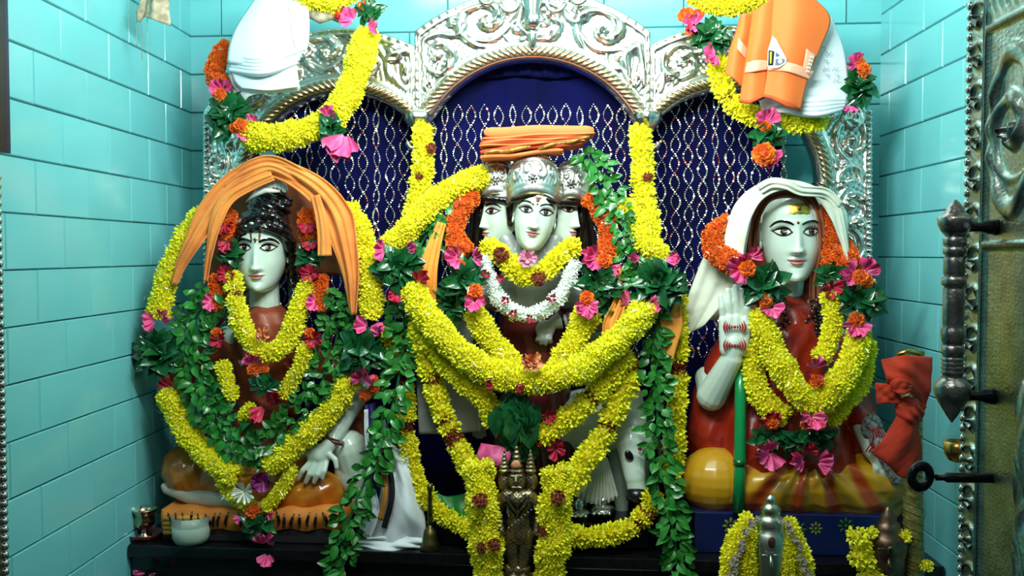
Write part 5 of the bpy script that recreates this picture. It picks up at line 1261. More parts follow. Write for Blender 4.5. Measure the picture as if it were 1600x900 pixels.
cloth('white_head_cloth', 'stiff cream white cloth draped over the head of the right idol', [
    ('top_drape', patch([[(1128, 380, 3.12), (1150, 318, 3.10), (1190, 286, 3.09), (1240, 282, 3.09), (1290, 300, 3.10), (1322, 330, 3.11)],
                         [(1136, 392, 3.10), (1160, 330, 3.07), (1196, 293, 3.06), (1240, 289, 3.05), (1288, 310, 3.07), (1325, 352, 3.09)],
                         [(1160, 410, 3.08), (1172, 345, 3.05), (1196, 308, 3.045), (1238, 296, 3.04), (1284, 316, 3.06), (1322, 400, 3.08)]], 50, 16, fw(.003, 20)), 'cream_cloth', .004),
    ('crown_fold', ribbon([(1186, 296, 3.05), (1205, 286, 3.04), (1228, 288, 3.03), (1252, 298, 3.04), (1290, 302, 3.06), (1312, 322, 3.07)], 14, 1.6, 4, 40, 12), 'cream_cloth', .004),
    ('right_tail', ribbon([(1286, 304, 3.07), (1306, 326, 3.07), (1316, 360, 3.07), (1324, 400, 3.07), (1326, 426, 3.07)], w_(22, 15, 4), 1.2, 3, 30, 12), 'cream_cloth', .003),
    ('left_drape', patch([[(1122, 352, 3.16), (1150, 330, 3.12), (1178, 320, 3.10)], [(1100, 400, 3.17), (1130, 395, 3.14), (1160, 420, 3.10)], [(1076, 460, 3.18), (1110, 455, 3.15), (1146, 455, 3.12)], [(1060, 514, 3.18), (1078, 520, 3.15), (1100, 508, 3.14)]], 26, 40, lambda u, v: .010 * sin(u * 5 + v * 2) * v + .004 * sin(u * 16)), 'cream_cloth', .004),
    ('back_drape', patch([[(1170, 320, 3.30), (1235, 290, 3.26), (1310, 325, 3.30)], [(1140, 400, 3.32), (1235, 400, 3.34), (1300, 420, 3.32)], [(1090, 500, 3.32), (1200, 500, 3.34), (1300, 500, 3.33)]], 20, 16), 'cream_cloth', .003)])
# folded saffron cloth lying on the crowns
c0 = [(748, 228), (930, 212)]
ft = thing('folded_saffron_cloth', 'flat folded saffron orange cloth with gold stripe lying on the middle idol crowns', 'cloth', pw(838, 222, 3.16))
def fold_layer(y0, y1, x0, x1, th, mt, dy=0, ph=0, nm='fold'):
    """one rounded layer of a flat folded cloth: tube-like front lip, running back"""
    g = []
    for i in range(41):
        u = i / 40; x = x0 + (x1 - x0) * u; y = y0 + (y1 - y0) * u + 1.2 * sin(u * 9 + ph); row = []
        e = min(1, min(u, 1 - u) * 14) ** .5
        for j in range(13):
            q = pi * (j / 12 - .5) ; row.append(pw(x, y + th / 2 * sin(q) * (.35 + .65 * e), 3.12 + dy) + V((0, -m(4, 3) * cos(q) * e + m(2, 3) * sin(u * 13 + ph), 0)))
        row = [row[0] + V((0, .13, 0))] + row + [row[-1] + V((0, .13, 0))]
        g.append(row)
    MB().grid(g).part(nm, mt, ft)
fold_layer(206, 203, 756, 928, 16, 'saffron_bundle', 0)
for k in range(5): fold_layer(216 + k * 3.2, 207 + k * 3.0, 752 - k * .8, 930 - k * 4, 4.2, 'saffron_dark' if k % 2 else 'saffron_bundle', -.004 + .002 * (k % 2), k)
fold_layer(232, 214, 840, 922, 6, 'zari', -.008, 2, 'gold_stripe'); fold_layer(236, 222, 750, 914, 8, 'saffron_dark', .002, 1); fold_layer(240, 230, 756, 830, 7, 'zari', -.006, 3, 'gold_stripe'); fold_layer(247, 234, 750, 880, 6, 'saffron_bundle', -.002, 4)
# yellow scarf at the shoulders of the middle idol
cloth('yellow_scarf', 'pleated yellow orange scarf hanging over the left shoulder of the middle idol', [('scarf', ribbon([(690, 348, 3.10), (678, 385, 3.08), (668, 430, 3.06), (660, 500, 3.08), (650, 545, 3.10)], w_(14, 34, 44), 2.6, 5, 40, 20), 'yellow_scarf', .003)])
cloth('yellow_scarf', 'yellow orange scarf with pointed end under the right leaf bunch of the middle idol', [
    ('scarf_front', ribbon([(966, 415, 3.09), (968, 470, 3.07), (955, 515, 3.05), (975, 560, 3.06), (990, 580, 3.08)], w_(8, 26, 34), 1.8, 5, 40, 16), 'yellow_scarf', .003),
    ('scarf_end', patch([[(1058, 455, 3.07), (1062, 470, 3.07)], [(1032, 492, 3.06), (1066, 510, 3.06)], [(1034, 520, 3.06), (1056, 545, 3.06)], [(1036, 580, 3.07), (1046, 588, 3.07)]], 10, 24, fw(.003, 6)), 'yellow_scarf', .003)])
cloth('white_cloth', 'white folded cloth hanging behind the thin garland left of the middle idol', [
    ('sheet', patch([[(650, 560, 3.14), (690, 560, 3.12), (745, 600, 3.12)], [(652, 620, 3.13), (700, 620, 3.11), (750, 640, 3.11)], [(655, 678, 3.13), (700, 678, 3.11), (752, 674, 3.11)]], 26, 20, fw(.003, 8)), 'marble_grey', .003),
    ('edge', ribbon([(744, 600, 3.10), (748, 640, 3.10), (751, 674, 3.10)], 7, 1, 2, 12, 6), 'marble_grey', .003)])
# white cloth bundle draped over the upper left of the arch
tb = thing('white_cloth_bundle', 'white folded cloth bundle hung over the upper left lobe of the arch', 'cloth', pw(420, 80, 3.2))
def sheet(parent, rows, mt, th, rip=None, nm='layer', nu=24, nv=24): return solid(MB().grid(patch(rows, nu, nv, rip)).part(nm, mt, parent), th)
sheet(tb, [[(405, -10, 3.20), (440, -14, 3.18), (482, -10, 3.20)], [(372, 40, 3.18), (425, 30, 3.14), (484, 40, 3.18)], [(360, 70, 3.17), (420, 66, 3.13), (482, 70, 3.18)], [(356, 98, 3.17), (410, 102, 3.13), (478, 78, 3.17)]], 'white_cloth', .006, lambda u, v: .005 * sin(u * 7 + v * 2))
for k in range(5):
    y = 88 + k * 5.5; dx = 2 * (k % 2)
    sheet(tb, [[(358 + dx, y - 9, 3.19), (410, y - 4, 3.14), (476 - k * 3, y - 16, 3.18)], [(357 + dx, y, 3.175), (410, y + 4, 3.125 - .002 * k), (478 - k * 3, y - 12, 3.17)], [(359 + dx, y + 3, 3.20), (410, y + 9, 3.15), (476 - k * 3, y - 9, 3.19)]], 'white_cloth', .003, None, 'layer', 30, 8)
sheet(tb, [[(360, 98, 3.19), (410, 112, 3.18), (462, 84, 3.19)], [(366, 125, 3.18), (415, 128, 3.16), (465, 110, 3.18)], [(378, 138, 3.17), (420, 141, 3.15), (468, 136, 3.17)]], 'white_cloth', .005, lambda u, v: .003 * sin(u * 9))
sheet(tb, [[(357, 100, 3.20), (380, 118, 3.20), (464, 118, 3.20)], [(362, 130, 3.20), (400, 140, 3.18), (468, 134, 3.19)], [(382, 158, 3.20), (398, 148, 3.19), (468, 142, 3.20)]], 'white_cloth', .004)
MB().tube([pw(449, 10, 3.13), pw(456, 30, 3.13), pw(455, 50, 3.135), pw(461, 72, 3.15), pw(457, 84, 3.155)], m(.8, 3), 6).part('thread', 'beige_jute', tb)
MB().tube([pw(482, 20, 3.22), pw(500, 26, 3.22), pw(520, 22, 3.23), pw(530, 34, 3.26)], [m(r, 3) for r in (8, 12, 10, 3)], 12).part('knotted_end', 'beige_jute', tb)
# white cloth with handwriting behind the orange cloth
tw = thing('white_folded_cloth', 'white folded cloth with faint handwriting behind the bright orange cloth', 'cloth', pw(1285, 110, 3.2))
sheet(tw, [[(1245, 20, 3.22), (1292, 22, 3.21), (1304, 40, 3.22)], [(1240, 80, 3.21), (1290, 80, 3.19), (1318, 80, 3.21)], [(1236, 140, 3.20), (1290, 138, 3.18), (1324, 120, 3.20)], [(1200, 168, 3.20), (1280, 164, 3.17), (1325, 160, 3.19)]], 'white_cloth', .006, lambda u, v: .003 * sin(u * 8))
for k in range(4): sheet(tw, [[(1232, 150 + k * 6, 3.21), (1285, 150 + k * 7, 3.165), (1322, 150 + k * 4, 3.19)], [(1225, 158 + k * 6, 3.19), (1280, 158 + k * 7, 3.155 - k * .002), (1324 - k * 2, 156 + k * 5, 3.18)], [(1215, 160 + k * 5, 3.22), (1270, 162 + k * 7, 3.18), (1320 - k * 3, 160 + k * 5, 3.20)]], 'white_cloth', .003, None, 'layer', 26, 8)
sheet(tw, [[(1186, 158, 3.21), (1215, 150, 3.20), (1250, 168, 3.20)], [(1190, 178, 3.20), (1225, 176, 3.18), (1290, 184, 3.19)]], 'white_cloth', .004, fw(.004, 9))
def scribble(parent, strokes, Y, w, mt, nm='handwriting'):
    mb = MB()
    for s_ in strokes: mb.tube([pw(x, y, Y) for x, y in s_], m(w, Y), 5)
    return mb.part(nm, mt, parent)
scr = []
for i, (x, y) in enumerate([(1287, 76), (1294, 84), (1291, 96), (1290, 108), (1293, 118), (1305, 108), (1308, 118), (1306, 126)]):
    scr.append([(x - 4, y + 3), (x - 1, y - 3), (x + 2, y + 2), (x + 5, y - 3)] if i % 2 else [(x - 4, y - 2), (x + 3, y - 1), (x + 1, y + 4)])
scribble(tw, scr, 3.172, .55, 'ink')
# orange cloth with pale stripe and label
to = thing('orange_cloth', 'bright orange folded cloth with triangular label over the upper right arch', 'cloth', pw(1215, 80, 3.15))
R1 = lambda u, v: .004 * sin(u * 6) + .002 * sin(v * 5)
def opanel(rows, nm, nu=24, nv=30):
    o = sheet(to, rows, 'saffron', .005, None, nm, nu, nv); return o
opanel([[(1158, 22, 3.17), (1163, 22, 3.15), (1178, 20, 3.17)], [(1150, 50, 3.17), (1160, 52, 3.15), (1174, 50, 3.17)], [(1140, 80, 3.17), (1150, 84, 3.15), (1166, 88, 3.17)], [(1133, 116, 3.17), (1145, 122, 3.15), (1160, 136, 3.17)]], 'left_flap', 12)
opanel([[(1175, 18, 3.17), (1192, 8, 3.14), (1212, -12, 3.15)], [(1170, 60, 3.16), (1186, 58, 3.13), (1208, 55, 3.14)], [(1164, 100, 3.16), (1178, 98, 3.13), (1200, 100, 3.14)], [(1156, 160, 3.16), (1172, 160, 3.13), (1194, 150, 3.14)]], 'middle_flap', 14)
opanel([[(1210, -12, 3.14), (1240, -14, 3.11), (1266, -8, 3.13)], [(1206, 30, 3.135), (1245, 20, 3.10), (1297, 28, 3.14)], [(1203, 80, 3.13), (1235, 78, 3.10), (1282, 74, 3.135)], [(1198, 120, 3.13), (1226, 122, 3.10), (1262, 122, 3.13)], [(1193, 150, 3.13), (1225, 160, 3.10), (1250, 172, 3.13)]], 'front_flap', 26)
lip = MB().tube([pw(1156, 158, 3.15), pw(1172, 160, 3.12), pw(1192, 150, 3.12), pw(1205, 152, 3.11), pw(1228, 164, 3.10), pw(1250, 171, 3.12)], m(2.6, 3), 8); lip.part('bottom_hem', 'saffron_dark', to)
def overlay(rows, mt, nm, th=.0015, nu=14, nv=6): return solid(MB().grid(patch(rows, nu, nv)).part(nm, mt, to), th)
overlay([[(1167, 98, 3.148), (1182, 94, 3.118), (1201, 95, 3.130)], [(1163, 114, 3.148), (1178, 112, 3.118), (1199, 109, 3.130)]], 'peach_band', 'pale_stripe')
overlay([[(1202, 96, 3.124), (1235, 98, 3.090), (1273, 112, 3.122)], [(1199, 110, 3.124), (1230, 112, 3.090), (1265, 124, 3.122)]], 'peach_band', 'pale_stripe', .0015, 20)
overlay([[(1150, 56, 3.166), (1158, 64, 3.142), (1168, 76, 3.160)], [(1147, 70, 3.166), (1155, 80, 3.142), (1165, 92, 3.160)]], 'peach_band', 'pale_stripe')
overlay([[(1260, 76, 3.105), (1263, 78, 3.105), (1274, 86, 3.118)], [(1255, 104, 3.100), (1259, 110, 3.105), (1264, 118, 3.115)]], 'peach_band', 'woven_tag')
YL = 3.088
def poly(pts, Y, mt, nm, parent, dy=0.): return part(nm, [pw(x, y, Y) + V((0, dy, 0)) for x, y in pts], [tuple(range(len(pts)))], mt, parent, False)
poly([(1207, 56), (1213, 62), (1229, 92), (1228, 98), (1218, 105), (1210, 106), (1199, 104), (1200, 78)], YL, 'label_white', 'paper_label', to)
poly([(1201, 78), (1210, 80), (1208, 102), (1200, 102)], YL - .002, 'board_black', 'label_print', to)
poly([(1203, 81), (1206, 81), (1205, 99), (1203, 99)], YL - .003, 'yellow_petal', 'label_print', to)
poly([(1212, 81), (1219, 87), (1212, 89)], YL - .002, 'label_blue', 'label_print', to); poly([(1212, 92), (1226, 92), (1226, 97), (1217, 102), (1211, 102)], YL - .002, 'label_grey', 'label_print', to)
ca = [(1219 + 3.4 * cos(k * pi / 6), 96 + 3.4 * sin(k * pi / 6)) for k in range(12)]; poly(ca, YL - .004, 'label_white', 'label_print', to)
fnt = []                                         # vertical lettering on the woven tag
for k in range(5): x = 1268 - k * 1.5; y = 88 + k * 5.6; fnt += [[(x - 2.4, y), (x + 2.2, y + .6)], [(x - 2.4, y), (x - 1.8, y + 2.6)], [(x + 2.2, y + .6), (x + 2.4, y + 3.)]]
scribble(to, fnt, 3.096, .6, 'label_white', 'tag_lettering')
# hanging cream rag on the top left
hr = thing('hanging_rag', 'cream rag with loose strings hanging from above near the left wall', 'cloth', pw(238, 5, 3.0))
YQ = 3.0
sheet(hr, [[(228, -40, YQ), (250, -40, YQ), (268, -40, YQ)], [(222, 0, YQ), (240, -4, YQ - .02), (262, 0, YQ)], [(214, 22, YQ), (236, 30, YQ - .02), (266, 40, YQ)]], 'beige_jute', .006, fw(.008, 9), 'rag', 20, 20)
for k, x in enumerate((214, 222, 231)): MB().tube([pw(x, 5, YQ), pw(x - 1, 40, YQ), pw(x + 2 * sin(k * 3), 75 + k * 20, YQ)], .0010, 5).part('string', 'beige_jute', hr)
MB().tube([pw(228, 0, YQ), pw(220, 20, YQ - .01), pw(216, 34, YQ - .01)], [m(r, 3) for r in (3, 8, 3)], 10).part('knot', 'beige_jute', hr)
# clothes beside the left idol's plinth
cl = thing('crumpled_white_cloth', 'white cloth with purple and black borders slumped on the altar beside the left idol', 'cloth', pw(625, 850, 3.05))
wr = lambda u, v: .008 * sin(u * 7 + v * 5) + crum0(u, v)
r_ = random.Random(8); D0 = [(r_.uniform(-1, 1), r_.uniform(-1, 1), r_.uniform(0, 6)) for _ in range(5)]
crum0 = lambda u, v: .007 * sum(abs(((5 * (x * u + y * v) + c) % 2) - 1) - .5 for x, y, c in D0)
sheet(cl, [[(598, 640, 3.12), (618, 700, 3.10), (634, 690, 3.10)], [(596, 720, 3.10), (626, 740, 3.05), (646, 752, 3.08)], [(590, 780, 3.09), (630, 800, 3.02), (664, 812, 3.06)], [(560, 852, 3.09), (620, 850, 3.03), (664, 848, 3.05)]], 'white_cloth', .005, wr, 'white_drape', 36, 44)
sheet(cl, [[(548, 842, 3.06), (600, 838, 3.03), (660, 840, 3.03)], [(552, 858, 3.04), (600, 860, 3.01), (662, 858, 3.02)]], 'white_cloth', .004, wr, 'white_hem', 36, 8)
for path, w, mt, nm in (([(578, 630, 3.10), (582, 680, 3.08), (590, 730, 3.05), (586, 770, 3.05), (580, 800, 3.06)], 16, 'purple_silk', 'purple_border'), ([(598, 700, 3.05), (610, 740, 3.02), (612, 780, 3.01), (600, 825, 3.02)], 8, 'dark_cloth', 'black_border'),
                        ([(592, 700, 3.05), (600, 740, 3.02), (602, 775, 3.01), (594, 812, 3.02)], 7, 'yellow_ochre', 'gold_border'), ([(572, 640, 3.08), (574, 690, 3.07), (580, 730, 3.05)], 5, 'white_cloth', 'white_border'), ([(575, 760, 3.05), (582, 800, 3.03), (570, 835, 3.04)], 22, 'white_cloth', 'white_fold')):
    solid(MB().grid(ribbon(path, w, 1.8, 4, 30, 12)).part(nm, mt, cl), .003)
cloth('green_silk_cloth', 'dark green silk cloth behind the garland left of the small metal idol', [('cloth', patch([[(672, 762, 3.10), (700, 776, 3.08), (735, 768, 3.08)], [(682, 790, 3.07), (710, 796, 3.05), (735, 800, 3.05)], [(700, 818, 3.06), (715, 822, 3.04), (735, 826, 3.04)]], 20, 16, fw(.005, 8)), 'green_silk', .003)])
cloth('pink_cloth', 'small crumpled pink cloth behind the brass idol', [('cloth', patch([[(752, 692, 3.0), (775, 696, 2.98), (798, 702, 2.99)], [(746, 712, 2.98), (772, 716, 2.96), (796, 720, 2.98)], [(758, 724, 2.98), (776, 728, 2.97), (784, 728, 2.98)]], 18, 14, fw(.006, 7)), 'pink_petal', .003)])
# ================================================================ small vessels on the altar
YV = 3.04
cpb = thing('silver_goblet', 'small shiny metal goblet on a dark red tray at the left end of the altar', 'goblet', pw(227, 838, YV))
z0 = pw(227, 846, YV)
def vessel(parent, cx, ybase, Y, prof, mt, nm, n=28, **k):
    c = pw(cx, ybase, Y); return MB().lathe(c, [(m(r, Y), m(h, Y)) for r, h in prof], n).part(nm, mt, parent, **k)
tr = thing('red_tray', 'round dark red tray under the goblet at the left end of the altar', 'tray', pw(224, 848, YV + .02))
c = pw(226, 848, YV + .03); c.z = SZ + .0005
MB().lathe(c, [(m(8, 3), 0), (m(26, 3), 0), (m(31, 3), m(9, 3)), (m(29, 3), m(9, 3)), (m(24, 3), m(2.4, 3)), (m(3, 3), m(2, 3))], 32).part('dish', 'tray_red', tr)
zc = c.z + m(2.6, 3); cc = V((c.x, c.y, zc))
MB().lathe(cc, [(m(r, 3), m(h, 3)) for r, h in ((12, 0), (12, 2), (5, 6), (4, 10), (8, 13), (16, 18), (17, 30), (15.5, 36), (21, 44), (22, 46), (20, 46), (15, 38), (14, 30), (3, 20))], 32).part('cup', 'copper_cup', cpb)
MB().ball(cc + V((0, 0, m(8.5, 3))), m(5.5, 3), 12, 8).part('stem_knob', 'silver_plain', cpb)
gb = thing('glass_bowl', 'clear glass bowl of white liquid beside the goblet', 'bowl', pw(300, 850, YV))
c = pw(299, 857, 3.02); c.z = SZ + .0005
MB().lathe(c, [(m(r, 3), m(h, 3)) for r, h in ((18, 0), (26, 3), (30, 12), (31, 46), (29.5, 46), (28.5, 12), (24, 5), (2, 4))], 36).part('bowl', 'glass', gb)
MB().lathe(c, [(m(r, 3), m(h, 3)) for r, h in ((2, 3.4), (24.5, 4.4), (29.2, 12), (29.9, 30), (2, 30))], 36).part('liquid', 'milk', gb)
for k, (dx, dy, sc) in enumerate(((-14, 50, 1), (2, 47, .8))): pass
yc = thing('ochre_cloth', 'small folded ochre yellow cloth behind the glass bowl', 'cloth', pw(272, 820, 3.045))
mb = MB(); 
for k in range(4): a = pw(256, 832 - k * 7, 3.028); b = pw(318, 830 - k * 7, 3.028); mb.tube([a, a.lerp(b, .5) + V((0, -.003, .001 * k)), b], m(4, 3), 8)
mb.part('folds', 'yellow_ochre', yc)
bl = thing('brass_bell', 'old brass hand bell standing at the front edge of the altar', 'bell', pw(670, 858, 3.01))
c = pw(672, 858, 3.02); c.z = SZ + .0005
MB().lathe(c, [(m(r, 3), m(h, 3)) for r, h in ((16, 0), (17, 3), (13, 12), (11, 24), (9, 32), (4, 36), (3.4, 40))], 24).part('bell_body', 'brass_old', bl)
MB().lathe(c, [(m(r, 3), m(h, 3)) for r, h in ((3.4, 40), (5, 44), (3.4, 48), (4.6, 54), (3.4, 60), (4.6, 66), (3.2, 74), (4.2, 82), (3, 92), (5, 98), (5, 103), (1, 108))], 16).part('bell_handle', 'brass_old', bl)
# ================================================================ small metal idols on the front step
YB_ = 2.78
bi = thing('small_metal_idol', 'small old metal three-headed idol standing between two yellow garlands in front', 'statue', pw(810, 900, YB_))
k_ = lambda x, y, dy=0: (x, y, YB_ + dy)
pr = [C(k_(808, 752), 9, k_(808, 768), 9), E(k_(808, 750), (15, 13, 17)), E(k_(788, 752, .012), (10, 10, 15)), E(k_(830, 752, .012), (10, 10, 15)), C(k_(792, 775), 11, k_(826, 775), 11), C(k_(809, 780), 17, k_(810, 815), 14), C(k_(810, 815), 17, k_(811, 835), 17),
      C(k_(800, 835), 12, k_(803, 895), 7), C(k_(822, 835), 12, k_(816, 895), 7), C(k_(786, 776), 8, k_(776, 800), 6), C(k_(776, 800), 6, k_(784, 830, -.02), 5), C(k_(832, 776), 8, k_(842, 800), 6), C(k_(842, 800), 6, k_(838, 832, -.02), 5), C(k_(788, 778, .01), 7, k_(772, 815, .01), 5), C(k_(832, 778, .01), 7, k_(848, 812, .01), 5),
      C(k_(806, 745, -.02), 2.2, k_(806, 753, -.03), 2.6), C(k_(800, 762, -.022), 1.6, k_(814, 762, -.022), 1.6), C(k_(798, 744, -.018), 1.8, k_(803, 744, -.02), 1.8), C(k_(811, 744, -.02), 1.8, k_(816, 744, -.018), 1.8),
      C(k_(796, 888), 8, k_(820, 890), 9), E(k_(802, 899, -.01), (8, 10, 4)), E(k_(817, 899, -.01), (8, 10, 4))]
for cx, top, w in ((788, 706, 9), (807, 700, 12), (829, 706, 9)):
    for t in range(6): pr.append(E(k_(cx, 735 - t * (735 - top) / 5), (w * (1 - t / 6.5), w * (1 - t / 6.5), 3.6)))
    pr.append(C(k_(cx, 735), w * .8, k_(cx, top + 6), 3))
blob('figure', pr, .0018, 'bronze', bi, 1, lambda c, n: .0006 * sin(c.z * 500) * sin(c.x * 420))
MB().ball(pw(806, 726, YB_ - .03), V((m(7, 3), .002, m(5, 3))), 12, 6).part('sandal_paste_mark', 'peach_rose', bi)
mb = MB()
for s_, e_ in (((792, 776), (806, 806)), ((826, 776), (810, 806)), ((797, 772), (807, 795)), ((821, 772), (809, 795))): mb.tube([pw(*s_, YB_ - .034), pw((s_[0] + e_[0]) / 2 - (4 if s_[0] < 809 else -4), (s_[1] + e_[1]) / 2, YB_ - .044), pw(*e_, YB_ - .044)], m(1.6, 3), 6)
for k in range(9): mb.ball(pw(795 + k * 5, 824 - k * 4 + 1, YB_ - .048), m(1.7, 3), 6, 5)
mb.part('necklaces', 'bronze', bi)
c = pw(810, 903, YB_); zt2 = c.z
MB().lathe(V((c.x, c.y, .4005)), [(m(34, 3), 0), (m(34, 3), .02), (m(26, 3), .03), (m(26, 3), zt2 - .4 - .012), (m(30, 3), zt2 - .4 - .004), (m(30, 3), zt2 - .4), (m(2, 3), zt2 - .4)], 28).part('pedestal', 'bronze', bi)
fg = G('flower_garland', 'yellow and maroon garland standing left of the small metal idol', 'garland', (755, 820, YB_), seed=31)
fg.rope([(748, 728, 2.80), (752, 770, 2.78), (758, 820, 2.77), (762, 870, 2.76), (766, 960, 2.76)], 24, around=7, tin=.05, sc=1.05); fg.one('maroon', 750, 782, 2.72, 1.3); fg.one('maroon', 772, 851, 2.71, 1.1); fg.one('maroon', 752, 856, 2.71, .9); fg.done()
fg = G('flower_garland', 'yellow and maroon garland standing right of the small metal idol', 'garland', (865, 820, YB_), seed=32)
fg.rope([(868, 738, 2.80), (872, 770, 2.78), (864, 800, 2.78), (872, 830, 2.77), (860, 870, 2.76), (858, 960, 2.76)], 24, around=7, tin=.05, sc=1.05); fg.one('maroon', 872, 778, 2.72, 1.3); fg.one('maroon', 850, 832, 2.74, .9); fg.done()
# silver mask idol
sm_ = thing('silver_mask_idol', 'silver mask idol with tiered conical crown wrapped in yellow flowers', 'statue', pw(1200, 900, YB_))
c = pw(1203, 930, YB_)
prof = [(23, 0), (27, 20), (26, 40), (28, 62), (28, 78), (26, 92), (20, 96), (21, 101), (21, 108), (17, 114), (12, 117), (14, 121), (14, 126), (10, 131), (6, 133), (8, 137), (7, 141), (3, 145), (.5, 146)]
MB().lathe(c, [(m(r, 3), m(h, 3)) for r, h in prof], 32, squash=.8).part('mask_body', 'lead_silver', sm_)
MB().tube([pw(1204, 868, 2.722), pw(1205, 884, 2.712), pw(1205, 888, 2.712)], [m(r, 3) for r in (1.6, 3.2, 1.5)], 8).part('nose', 'lead_silver', sm_)
for x in (1195, 1213): MB().ball(pw(x, 868, 2.724), V((m(4.5, 3), .002, m(1.8, 3))), 10, 6).part('eye', 'lead_silver', sm_)
for par, x, y, Yq in ((sm_, 1206, 848, 2.722),):
    MB().ball(pw(x, y, Yq), V((m(5.5, 3), .003, m(8.5, 3))), 14, 8).part('third_eye', 'bronze_dark', par); MB().ball(pw(x + 1, y, Yq - .003), V((m(2.8, 3), .002, m(5, 3))), 12, 6).part('third_eye_pupil', 'maroon_paint', par)
MB().lathe(V((c.x, c.y, .4005)), [(m(30, 3), 0), (m(26, 3), c.z - .4)], 28).part('pedestal', 'lead_silver', sm_)
fg = G('flower_garland', 'yellow flower wreath with dried buff blossoms round the silver mask idol', 'garland', (1200, 860, YB_), seed=33)
fg.rope([(1172, 816, 2.79), (1155, 842, 2.78), (1144, 878, 2.77), (1138, 940, 2.77)], 16, around=5, tin=.0); fg.rope([(1228, 820, 2.79), (1242, 848, 2.78), (1254, 882, 2.77), (1262, 940, 2.77)], 14, around=5, tin=.0)
fg.rope([(1172, 835, 2.76), (1170, 865, 2.75), (1172, 930, 2.75)], 9, around=4, tin=0, sc=.9); fg.rope([(1232, 840, 2.76), (1232, 870, 2.75), (1230, 930, 2.75)], 9, around=4, tin=0, sc=.9)
FM['dried'] = [fl_mesh('dried_blossom', 16, 3 * U, 6 * U, 2.2 * U, 'beige_jute', 'beige_jute', -.2, 0, seed=50)]; PN['dried'] = 'dried_blossom'
for k in range(34):
    t = k / 17 % 1; x = (1180 - 42 * t ** .7) if k < 17 else (1222 + 44 * t ** .7); fg.one('dried', x + fg.rs.uniform(-4, 4), 812 + 100 * t + fg.rs.uniform(-4, 4), 2.735, fg.rs.uniform(.7, 1.1))
fg.done()
bm2 = thing('bronze_mask_idol', 'dark bronze mask idol with coiled crown beside the gold pole', 'statue', pw(1388, 900, YB_))
c = pw(1386, 930, YB_ + .01)
prof = [(17, 0), (23, 18), (25, 40), (24, 56), (26, 64), (27, 76), (24, 86), (18, 90), (19, 96), (15, 104), (12, 106), (12, 112), (7, 119), (6, 122), (3, 127), (.5, 128)]
MB().lathe(c, [(m(r, 3), m(h, 3)) for r, h in prof], 32, squash=.85, fn=lambda q, h: .04 * sin(q * 1 + h * 300)).part('mask_body', 'bronze_dark', bm2)
MB().tube([pw(1389, 872, 2.735), pw(1389, 884, 2.722), pw(1389, 889, 2.724)], [m(r, 3) for r in (1.6, 3.4, 1.5)], 8).part('nose', 'bronze_dark', bm2)
MB().ball(pw(1393, 860, 2.732), V((m(6, 3), .003, m(6, 3))), 14, 8).part('third_eye', 'brass_old', bm2); MB().ball(pw(1393, 860, 2.729), V((m(3.6, 3), .002, m(4, 3))), 12, 6).part('third_eye_pupil', 'black_gloss', bm2)
MB().ball(pw(1377, 858, 2.734), V((m(6, 3), .003, m(2, 3))), 12, 6).part('brow', 'bronze_dark', bm2)
MB().tube([pw(1383, 900, 2.730), pw(1389, 902, 2.728), pw(1395, 900, 2.730)], m(1.6, 3), 6).part('mouth', 'bronze_dark', bm2)
MB().lathe(V((c.x, c.y, .4005)), [(m(30, 3), 0), (m(18, 3), c.z - .4)], 28).part('pedestal', 'bronze_dark', bm2)
fg = G('flower_garland', 'few yellow flowers hung beside the dark bronze mask idol', 'garland', (1350, 860, YB_), seed=34)
for x, y, s_ in ((1338, 838, 1.3), (1342, 868, 1.5), (1352, 874, 1.3), (1350, 852, 1.), (1362, 832, .8), (1366, 896, 1.2), (1352, 898, 1.2), (1412, 838, .9), (1448, 884, .8)): fg.one('yellow', x, y, 2.77, s_)
MB().tube([pw(1338, 838, 2.79), pw(1345, 868, 2.79), pw(1360, 900, 2.79), pw(1362, 960, 2.79)], .003, 6).part('string', 'leaf_dark', fg.t)
fg.done()
# gold wrapped pole with rust cloth
gp = thing('gold_wrapped_pole', 'thick pole wrapped in gold brocade ribbon standing before the right wall', 'pole', pw(1428, 900, 2.80))
top = pw(1424, 556, 2.80); bot = pw(1428, 900, 2.80); bx = bot + (bot - top).normalized() * ((bot.z - .402) / ((top - bot).normalized().z)); 
MB().tube([top, bot, bx], m(14.5, 2.8), 24).part('pole_core', 'gold_band', gp)
dv = bx - top
for k in range(34):                              # overlapping ribbon turns
    a = top + dv * (k / 34); pts = []
    for j in range(21):
        q = 2 * pi * j / 20; pts.append(a + dv * (.018 * (j / 20)) + V((m(15.3, 2.8) * cos(q), m(15.3, 2.8) * sin(q), -.010 * cos(q))))
    MB().tube(pts, .0014, 5).part('ribbon_turn', 'gold_band', gp)
MB().tube([top + V((-.04, 0, .002)), top + V((-.01, 0, .014)), top + V((.035, 0, .006))], m(4, 2.8), 10).part('gold_cap', 'brass', gp)
rc = thing('rust_cloth', 'rust red cloth tied round the gold pole above the iron ring', 'cloth', pw(1410, 620, 2.76))
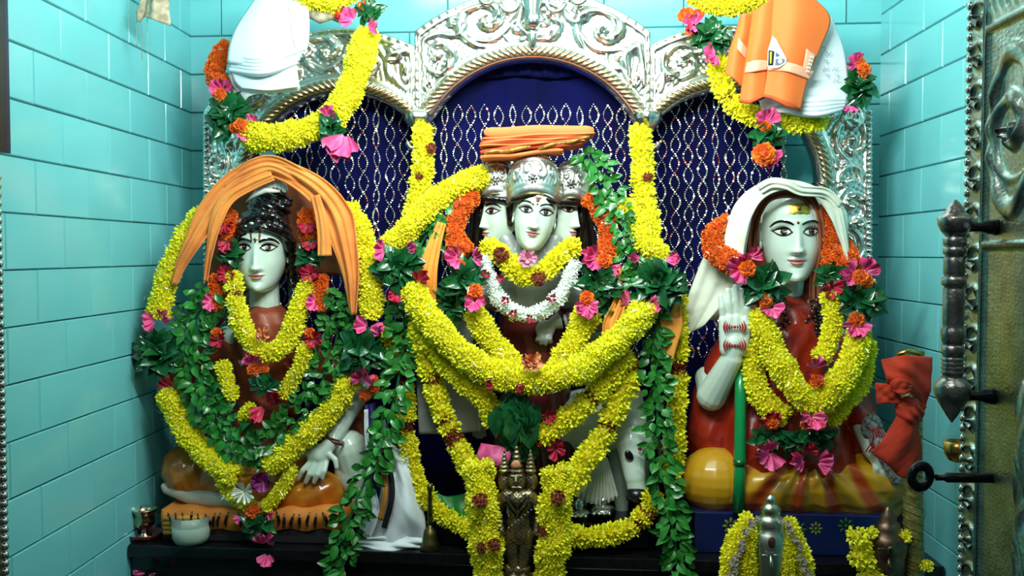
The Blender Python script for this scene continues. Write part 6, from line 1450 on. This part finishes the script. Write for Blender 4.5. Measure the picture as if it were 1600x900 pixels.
def crum(a, k, sd):
    """sharp creases running in several directions"""
    r = random.Random(sd); D = [(r.uniform(-1, 1), r.uniform(-1, 1), r.uniform(0, 6)) for _ in range(5)]
    return lambda u, v: a * sum(abs(((k * (x * u + y * v) + c) % 2) - 1) - .5 for x, y, c in D) * .8
def rsheet(rows, nm, rip, nu=26, nv=24): return solid(MB().grid(patch(rows, nu, nv, rip)).part(nm, 'rust_cloth', rc), .004)
rsheet([[(1378, 562, 2.76), (1412, 556, 2.74), (1456, 558, 2.76)], [(1384, 590, 2.74), (1415, 588, 2.71), (1454, 600, 2.75)], [(1392, 614, 2.75), (1420, 612, 2.72), (1446, 636, 2.76)]], 'upper_wing', crum(.007, 5, 1))
rsheet([[(1368, 598, 2.76), (1385, 600, 2.74), (1402, 606, 2.74)], [(1370, 632, 2.76), (1390, 630, 2.73), (1412, 634, 2.73)]], 'left_ear', crum(.006, 5, 2), 16, 12)
rsheet([[(1398, 626, 2.75), (1420, 620, 2.72), (1446, 634, 2.75)], [(1400, 645, 2.74), (1422, 650, 2.70), (1442, 650, 2.74)], [(1404, 656, 2.75), (1420, 664, 2.71), (1436, 664, 2.75)]], 'knot', crum(.009, 6, 3))
rsheet([[(1402, 648, 2.74), (1420, 655, 2.71), (1434, 656, 2.74)], [(1382, 682, 2.74), (1412, 684, 2.71), (1438, 690, 2.75)], [(1363, 706, 2.74), (1398, 718, 2.71), (1441, 716, 2.75)], [(1385, 722, 2.74), (1410, 746, 2.72), (1440, 738, 2.75)]], 'lower_skirt', crum(.007, 5, 4), 30, 30)
rsheet([[(1390, 598, 2.72), (1405, 592, 2.70), (1425, 600, 2.71)], [(1396, 612, 2.72), (1410, 616, 2.69), (1424, 612, 2.71)]], 'front_pleat', crum(.005, 6, 5), 14, 10)
# stray petals on the altar front
for x, y in ((226, 896), (240, 898)):
    mb = MB(); me = FM['pink'][0]; p0 = pw(x, y, 2.955); 
    o = link('fallen_petal', me, None, p0, (1.2, 0, x * .1), (.7, .7, .7)); tag(o, 'fallen pink petal on the far left, left one of a pair' if x < 230 else 'fallen pink petal on the far left, right one of a pair', 'petal', 'fallen pink petals')
